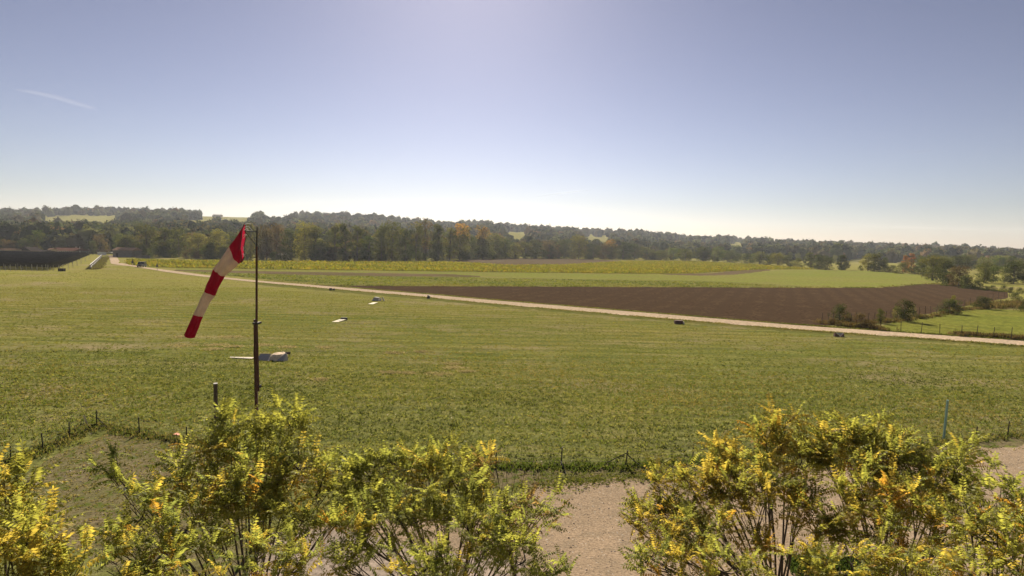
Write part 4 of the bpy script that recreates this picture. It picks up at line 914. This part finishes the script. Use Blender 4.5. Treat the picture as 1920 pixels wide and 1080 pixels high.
def shrub(name, label, Y, base_uv, blobs, mixw, seed, dens_=1.0, leaflen=1.0, per=7, stems=2, group=None):
    """blobs: (u, v, radius px, depth offset m, weight dict or None)"""
    rng = np.random.default_rng(seed); rr = random.Random(seed)
    bx = At(base_uv[0], base_uv[1], Y); base = Vector((bx.x, Y, 0))
    t = thing(name, label, 'tree', base)
    leaves = []      # (matrix 3x3, origin, tint, variant)
    for (u, v, rp, dy, mw) in blobs:
        Yb = Y+dy-max(0, v-815)*.0135*(Y/12)**1.5*(1 if v < 1090 else .8); c = At(u, v, Yb); R = max(.12, (rp-7)*Yb/F); mw = mw or mixw
        ks = list(mw); ps = np.array([mw[k] for k in ks], float); ps /= ps.sum()
        # main stem to the clump
        h0 = Vector((rr.uniform(-.15, .15), rr.uniform(-.1, .1), rr.uniform(.0, .5)))
        st_ = base+h0; mid_p = Vector((base.x*.55+c.x*.45+rr.uniform(-.2, .2), base.y*.5+c.y*.5, max(.8, c.z*.62)))
        stem = bez(st_, mid_p, c, 9); mb = MB()
        r0 = .028+.016*R; mb.tube(stem, [r0*(1-.82*i/8) for i in range(9)], 6, False)
        na = int(17*R*R*dens_*.9+5)
        subs = []
        for k in range(max(5, na//5)):
            d = Vector(rng.normal(size=3)); d.normalize(); d.z = d.z*.8+.25
            e = c+d*R*rr.uniform(.45, .75); j = rr.randrange(4, 9); s0 = stem[j]
            br = bez(s0, s0.lerp(e, .5)+Vector((rr.uniform(-.1, .1), rr.uniform(-.1, .1), -.08)), e, 5)
            mb.tube(br, [.014, .012, .010, .008, .006], 5, False); subs.append(br)
        for k in range(na):
            d = rng.normal(size=3); d /= np.linalg.norm(d); d[2] = d[2]*.85+.12
            d[1] *= .7; q = c+Vector(d)*R*float(rng.random()**.42)*rr.uniform(.8, 1.12)
            sb = min(subs, key=lambda b_: (b_[-1]-q).length_squared); s0 = sb[rr.randrange(2, 5)]
            out = (q-s0); 
            if out.length < .15: out = Vector(d)*.3; q = s0+out
            mb.tube([s0, s0.lerp(q, .5)+Vector((0, 0, .04)), q], [.006, .005, .0035], 4, False)
            od = out.normalized(); tn = rng.choice(ks, p=ps)
            for i in range(per):
                f = 1-.5*i/per*rr.random(); org = s0.lerp(q, f)
                dd = od*.55+Vector(rng.normal(size=3))*.62+Vector((0, 0, .28)); dd.normalize()
                zz = Vector((0, 0, 1))+Vector(rng.normal(size=3))*.22; yy = zz.cross(dd).normalized(); zz = dd.cross(yy)
                sc = rr.uniform(.65, 1.15)*leaflen*(Yb/Y)
                tn2 = tn if rr.random() < .72 else rng.choice(ks, p=ps)
                leaves.append((np.array([dd*sc, yy*sc, zz*sc]).T, np.array(org), tn2, rr.randrange(4)))
        o = mb.build('branch', M['bark'], t, smooth=True); o.location = -base
    # the 300 nearest leaves singly, the others joined
    og = np.array([l[1] for l in leaves]); uu, vv = proj(og); dist = og[:, 1]+np.where((uu > 0) & (uu < 1920) & (vv < 1080), 0, 50)
    order = np.argsort(dist); nb_ = np.array(base)
    for i in order[:300]:
        Mx, org, tn, va = leaves[i]; o = bpy.data.objects.new('leaf', LP[tn][va][3]); COL.objects.link(o); o.parent = t
        mm = Matrix([list(r) for r in Mx]).to_4x4(); mm.translation = Vector(org)-base; o.matrix_local = mm
    Vs, Fs_, Cs = [], [], []; off = 0
    for i in order[300:]:
        Mx, org, tn, va = leaves[i]; V, Fq, C, _ = LP[tn][va]
        if vv[i] > 1250: continue
        Vs.append(V@Mx.T+(org-nb_)); Fs_.append(Fq+off); Cs.append(C*rng.uniform(.85, 1.15)); off += len(V)
    o = build('foliage', np.vstack(Vs), np.vstack(Fs_), M['nearleaf'], t, col=np.vstack(Cs)); o['kind'] = 'stuff'
    return t, len(leaves)
MIX1 = {'y': 3, 'yg': 6, 'g': 1}; MIX2 = {'g': 3, 'yg': 5, 'dg': 1, 'y': 2, 'o': .5}; MIX2d = {'dg': 2, 'g': 4, 'yg': 3, 'y': .8, 'o': .6}; MIX3 = {'g': 5, 'dg': 1.5, 'yg': 3.5, 'y': .6}
MIX4 = {'y': 4.5, 'yg': 4.5, 'g': 1, 'o': .5}; MIX5 = {'g': 4, 'yg': 5, 'y': 1.5}; MIX6 = {'y': 2.5, 'yg': 4, 'g': 2.5, 'o': .8}
tot = 0
for args in [
 ('shrub_tree', 'hazy yellow green shrub in the lower left corner', 8.5, (20, 1080), [(10, 935, 75, 0, None), (70, 990, 65, -.2, None), (20, 1030, 90, -.6, None), (120, 1050, 70, -.3, None), (-70, 980, 90, 0, None), (60, 1120, 110, -.5, None)], MIX1, 1),
 ('shrub_tree', 'tall green shrub with orange inner leaves standing before the windsock mast', 11.5, (470, 1080), [(500, 830, 62, .2, {'yg': 6, 'g': 3, 'y': 1}), (420, 850, 66, 0, MIX2), (545, 800, 38, 0, {'yg': 6, 'g': 3}), (460, 800, 36, 0, {'yg': 6, 'g': 3}), (500, 900, 65, 0, MIX2), (400, 950, 65, .1, MIX2), (560, 1055, 60, -.2, MIX2), (310, 1070, 60, -.2, MIX2), (490, 1010, 70, -.2, MIX2), (610, 905, 40, 0, MIX2), (620, 985, 55, 0, MIX2), (420, 795, 28, 0, {'g': 3, 'yg': 3}), (560, 880, 65, 0, MIX2), (340, 900, 62, 0, MIX2), (460, 930, 85, -.2, MIX2),
   (270, 960, 60, -.2, MIX2d), (350, 1000, 90, -.3, MIX2d), (220, 1035, 55, -.3, MIX2d), (560, 975, 60, .2, MIX2), (250, 1080, 80, -.3, MIX2d), (215, 890, 24, 0, {'dg': 3, 'g': 2}), (440, 1080, 100, -.4, MIX2d)], MIX2, 2),
 ('shrub_tree', 'green spreading shrub in the middle beside the gravel', 12.0, (840, 1080), [(640, 880, 38, .2, MIX3), (740, 870, 45, .1, MIX3), (840, 885, 50, .1, {'yg': 4, 'g': 3}), (840, 960, 60, .1, MIX3), (905, 868, 34, .1, {'br': 3, 'yg': 3, 'y': 2}), (955, 1010, 62, -.2, MIX3), (840, 1060, 62, -.2, MIX3), (700, 950, 60, .1, MIX3), (640, 1060, 55, 0, MIX2), (900, 970, 55, 0, MIX3), (700, 890, 58, .2, MIX3), (800, 885, 58, 0, {'yg': 4, 'y': 1.5, 'g': 3}), (880, 920, 60, 0, MIX3), (655, 910, 50, .2, MIX3), (770, 960, 80, -.2, MIX3), (950, 960, 55, 0, {'g': 3, 'yg': 3, 'br': 2}), (1010, 965, 42, .2, {'g': 3, 'dg': 2, 'br': 2}), (890, 1020, 80, -.3, MIX3),
   (985, 1050, 55, -.3, MIX3), (680, 1000, 60, 0, MIX2), (780, 1080, 75, -.3, MIX3), (1040, 1070, 30, -.3, {'dg': 2, 'g': 3})], MIX3, 3),
 ('shrub_tree', 'yellow leaved shrub with forked dark trunk right of the gravel', 12.5, (1460, 1120), [(1440, 830, 52, 0, MIX4), (1370, 860, 52, 0, MIX4), (1300, 930, 62, 0, MIX4), (1215, 960, 48, 0, {'yg': 4, 'y': 3, 'g': 3}), (1400, 930, 80, -.2, MIX4), (1500, 870, 60, .2, MIX4), (1225, 905, 20, 0, MIX4), (1350, 930, 50, 0, MIX4), (1470, 800, 30, 0, MIX4), (1500, 920, 50, 0, MIX4), (1270, 960, 50, 0, MIX4), (1250, 1060, 52, -.1, MIX4), (1335, 1000, 60, 0, MIX4), (1420, 1005, 48, .1, MIX4), (1405, 1085, 60, -.2, MIX4), (1550, 990, 50, .1, MIX4), (1300, 1095, 60, -.3, MIX4), (1440, 900, 55, 0, MIX4), (1340, 895, 45, 0, MIX4), (1250, 1000, 50, 0, MIX4), (1190, 985, 30, -.1, MIX4),
   (1290, 1010, 55, -.2, {'yg': 4, 'g': 3, 'y': 2}), (1210, 1055, 35, -.3, {'g': 3, 'dg': 2, 'yg': 1}), (1350, 1070, 60, -.4, {'yg': 4, 'g': 3, 'y': 2}), (1500, 960, 45, .2, MIX4), (1540, 1070, 40, 0, MIX5)], MIX4, 4),
 ('shrub_tree', 'broad green topped shrub right of the yellow one', 12.3, (1660, 1100), [(1540, 830, 40, .2, MIX5), (1575, 980, 55, .1, MIX6), (1650, 1005, 58, 0, MIX6), (1810, 945, 52, .1, MIX5), (1700, 1050, 58, -.1, MIX6), (1595, 1075, 52, -.1, MIX6), (1520, 1060, 40, 0, MIX6), (1795, 860, 34, .1, MIX5), (1690, 900, 60, .1, MIX5), (1640, 820, 40, 0, MIX5), (1640, 890, 60, 0, MIX6), (1740, 940, 60, 0, MIX6), (1590, 840, 58, .2, MIX5), (1670, 850, 58, 0, MIX5), (1740, 880, 62, 0, MIX5), (1790, 905, 48, 0, MIX5), (1600, 930, 60, 0, MIX6), (1690, 960, 75, -.2, MIX6), (1560, 870, 45, .2, MIX5), (1640, 1060, 55, -.2, MIX6), (1770, 1000, 60, 0, MIX6), (1730, 1080, 70, -.3, MIX6)], MIX5, 5),
 ('shrub_tree', 'green and orange shrub cut by the lower right corner', 10.0, (1880, 1120), [(1890, 935, 50, .2, {'g': 4, 'dg': 2, 'yg': 2}), (1820, 990, 58, 0, MIX6), (1880, 1020, 75, -.2, MIX6), (1950, 980, 70, 0, MIX6), (1820, 1075, 75, -.3, MIX6), (1920, 1100, 80, -.3, MIX6)], MIX6, 6)]:
    _, k = shrub(args[0], args[1], *args[2:], dens_=2.5 if args[-1] != 1 else 3.2, leaflen=1.0); tot += k
print('near leaves', tot)
# bare twigs shrub near the fence
c = G(965, 930); t = thing('bare_sapling', 'bundle of bare dark twigs rising above the middle shrub', 'sapling', (c.x, 14.5, 0))
rz_ = random.Random(9)
for k, (u, v) in enumerate([(929, 868), (950, 862), (985, 880), (1010, 905), (965, 900), (915, 905), (1000, 925), (940, 920)]):
    top = At(u, v, 14.5); b0 = At(955+rz_.uniform(-8, 8), 1000, 14.5)
    pts = bez(Vector((c.x, 14.5, .3)), b0.lerp(top, .35)+Vector((rz_.uniform(-.15, .15), 0, 0)), top, 7); mb = MB().tube(pts, [.022, .019, .016, .013, .010, .008, .005], 5)
    for q in range(7):
        s0 = pts[rz_.randrange(3, 7)]; e = s0+Vector((rz_.uniform(-.35, .35), rz_.uniform(-.2, .2), rz_.uniform(.05, .4))); mb.tube([s0, s0.lerp(e, .5), e], [.005, .004, .002], 4, False)
    o = mb.build('branch', M['bark'], t); o.location = -Vector(t.location)
# hedge edge at the lower right (dark green strip below the shrubs)
he = np.array([tuple(G(1490+ (i/79)*150, 1066)[:2]) for i in range(80)]); he = np.repeat(he, 26, 0)+rg.normal(size=(2080, 2))*np.array([.1, .22])
tufts('hedge_strip', he, .14*(.5+rg.random(2080)), .05, [(.04, .06, .02), (.06, .08, .02)], M['blade'], 'dark low hedge strip under the right hand shrubs', 'hedge', 4, 55, .5); del bpy.data.objects['hedge_strip']['kind']

# ------------------------------------------------------------------ high thin contrails
def contrail(pts, Y, w_, alpha, label):
    m, n, out = newmat('ice_cloud'); p = pos(n, (1/700., 1/700., 1/700.)); f = noise(n, p, 3, 5, .6)
    em = N(n, 'ShaderNodeBsdfDiffuse'); em.inputs[0].default_value = (.95, .95, .95, 1); tl = N(n, 'ShaderNodeBsdfTranslucent'); tl.inputs[0].default_value = (.95, .95, .95, 1)
    ad = N(n, 'ShaderNodeMixShader'); ad.inputs[0].default_value = .8; n.links.new(em.outputs[0], ad.inputs[1]); n.links.new(tl.outputs[0], ad.inputs[2])
    tp = N(n, 'ShaderNodeBsdfTransparent'); ms = N(n, 'ShaderNodeMixShader'); mr = N(n, 'ShaderNodeMapRange'); mr.inputs[1].default_value = .3; mr.inputs[2].default_value = .7; mr.inputs[3].default_value = alpha*.4; mr.inputs[4].default_value = alpha
    n.links.new(f, mr.inputs[0]); lw = N(n, 'ShaderNodeLayerWeight'); lw.inputs[0].default_value = .35; iv = N(n, 'ShaderNodeMath', operation='SUBTRACT'); iv.inputs[0].default_value = 1; n.links.new(lw.outputs['Facing'], iv.inputs[1])
    mu = N(n, 'ShaderNodeMath', operation='MULTIPLY'); n.links.new(mr.outputs[0], mu.inputs[0]); n.links.new(iv.outputs[0], mu.inputs[1]); n.links.new(mu.outputs[0], ms.inputs[0])
    n.links.new(tp.outputs[0], ms.inputs[1]); n.links.new(ad.outputs[0], ms.inputs[2]); n.links.new(ms.outputs[0], out.inputs[0])
    P = [At(u, v, Y) for u, v in pts]; k = len(P); mb = MB().tube(P, [w_*max(.08, math.sin(PI*(i+.4)/(k))) for i in range(k)], 12, False)
    o = mb.build('contrail', m, smooth=True); o.visible_shadow = True
    tag(o, label, 'contrail')
contrail([(28, 168), (60, 173), (95, 180), (130, 190), (160, 199), (178, 203)], 12000, 60, .03, 'short feathery contrail wisp at the upper left')
contrail([(1005, 369), (1040, 364), (1075, 359.5), (1106, 357)], 14000, 12, .08, 'thin contrail above the centre of the horizon')
contrail([(1540, 422), (1640, 424), (1760, 428), (1860, 432), (1960, 436)], 14000, 50, .025, 'long faint contrail low above the right hills')
contrail([(1700, 286), (1722, 284.5), (1745, 283)], 14000, 10, .05, 'tiny faint contrail in the right half of the sky')

# ------------------------------------------------------------------ haze
def haze():
    o = MB().box((0, 900, 54.5), (4400, 2400, 113)).build('haze', None)
    o.data.materials.clear(); m, n, out = newmat('haze_air'); vp = N(n, 'ShaderNodeVolumePrincipled'); vp.inputs['Color'].default_value = (.82, .89, 1, 1)
    vp.inputs['Density'].default_value = .00011; vp.inputs['Anisotropy'].default_value = .3; n.links.new(vp.outputs[0], out.inputs['Volume']); o.data.materials.append(m)
    tag(o, 'thin pale air haze over the whole valley', 'haze', kind='stuff')
haze()

# ------------------------------------------------------------------ tell look-alikes apart by their order in their group
def order_labels():
    W_ = ['first', 'second', 'third', 'fourth', 'fifth', 'sixth', 'seventh', 'eighth', 'ninth', 'tenth', 'eleventh', 'twelfth', 'thirteenth', 'fourteenth', 'fifteenth', 'sixteenth', 'seventeenth', 'eighteenth', 'nineteenth', 'twentieth']
    by = {}
    for o in bpy.data.objects:
        if o.parent is None and o.get('label') and o.get('category'): by.setdefault(o['label'], []).append(o)
    for lab, L in by.items():
        if not 1 < len(L) <= 20: continue
        solar = 'solar' in lab; L.sort(key=lambda o: o.location.y if solar else _u_of(o))
        for i, o in enumerate(L):
            o['label'] = f'{lab}, {W_[i]} ' + ('behind the front row' if solar else 'from the left')
def _u_of(o):
    p = o.location.copy()
    if o.type == 'MESH' and p.length < .01:
        bb = [Vector(c) for c in o.bound_box]; p = sum(bb, Vector())/8
    return float(proj(p)[0])
order_labels()
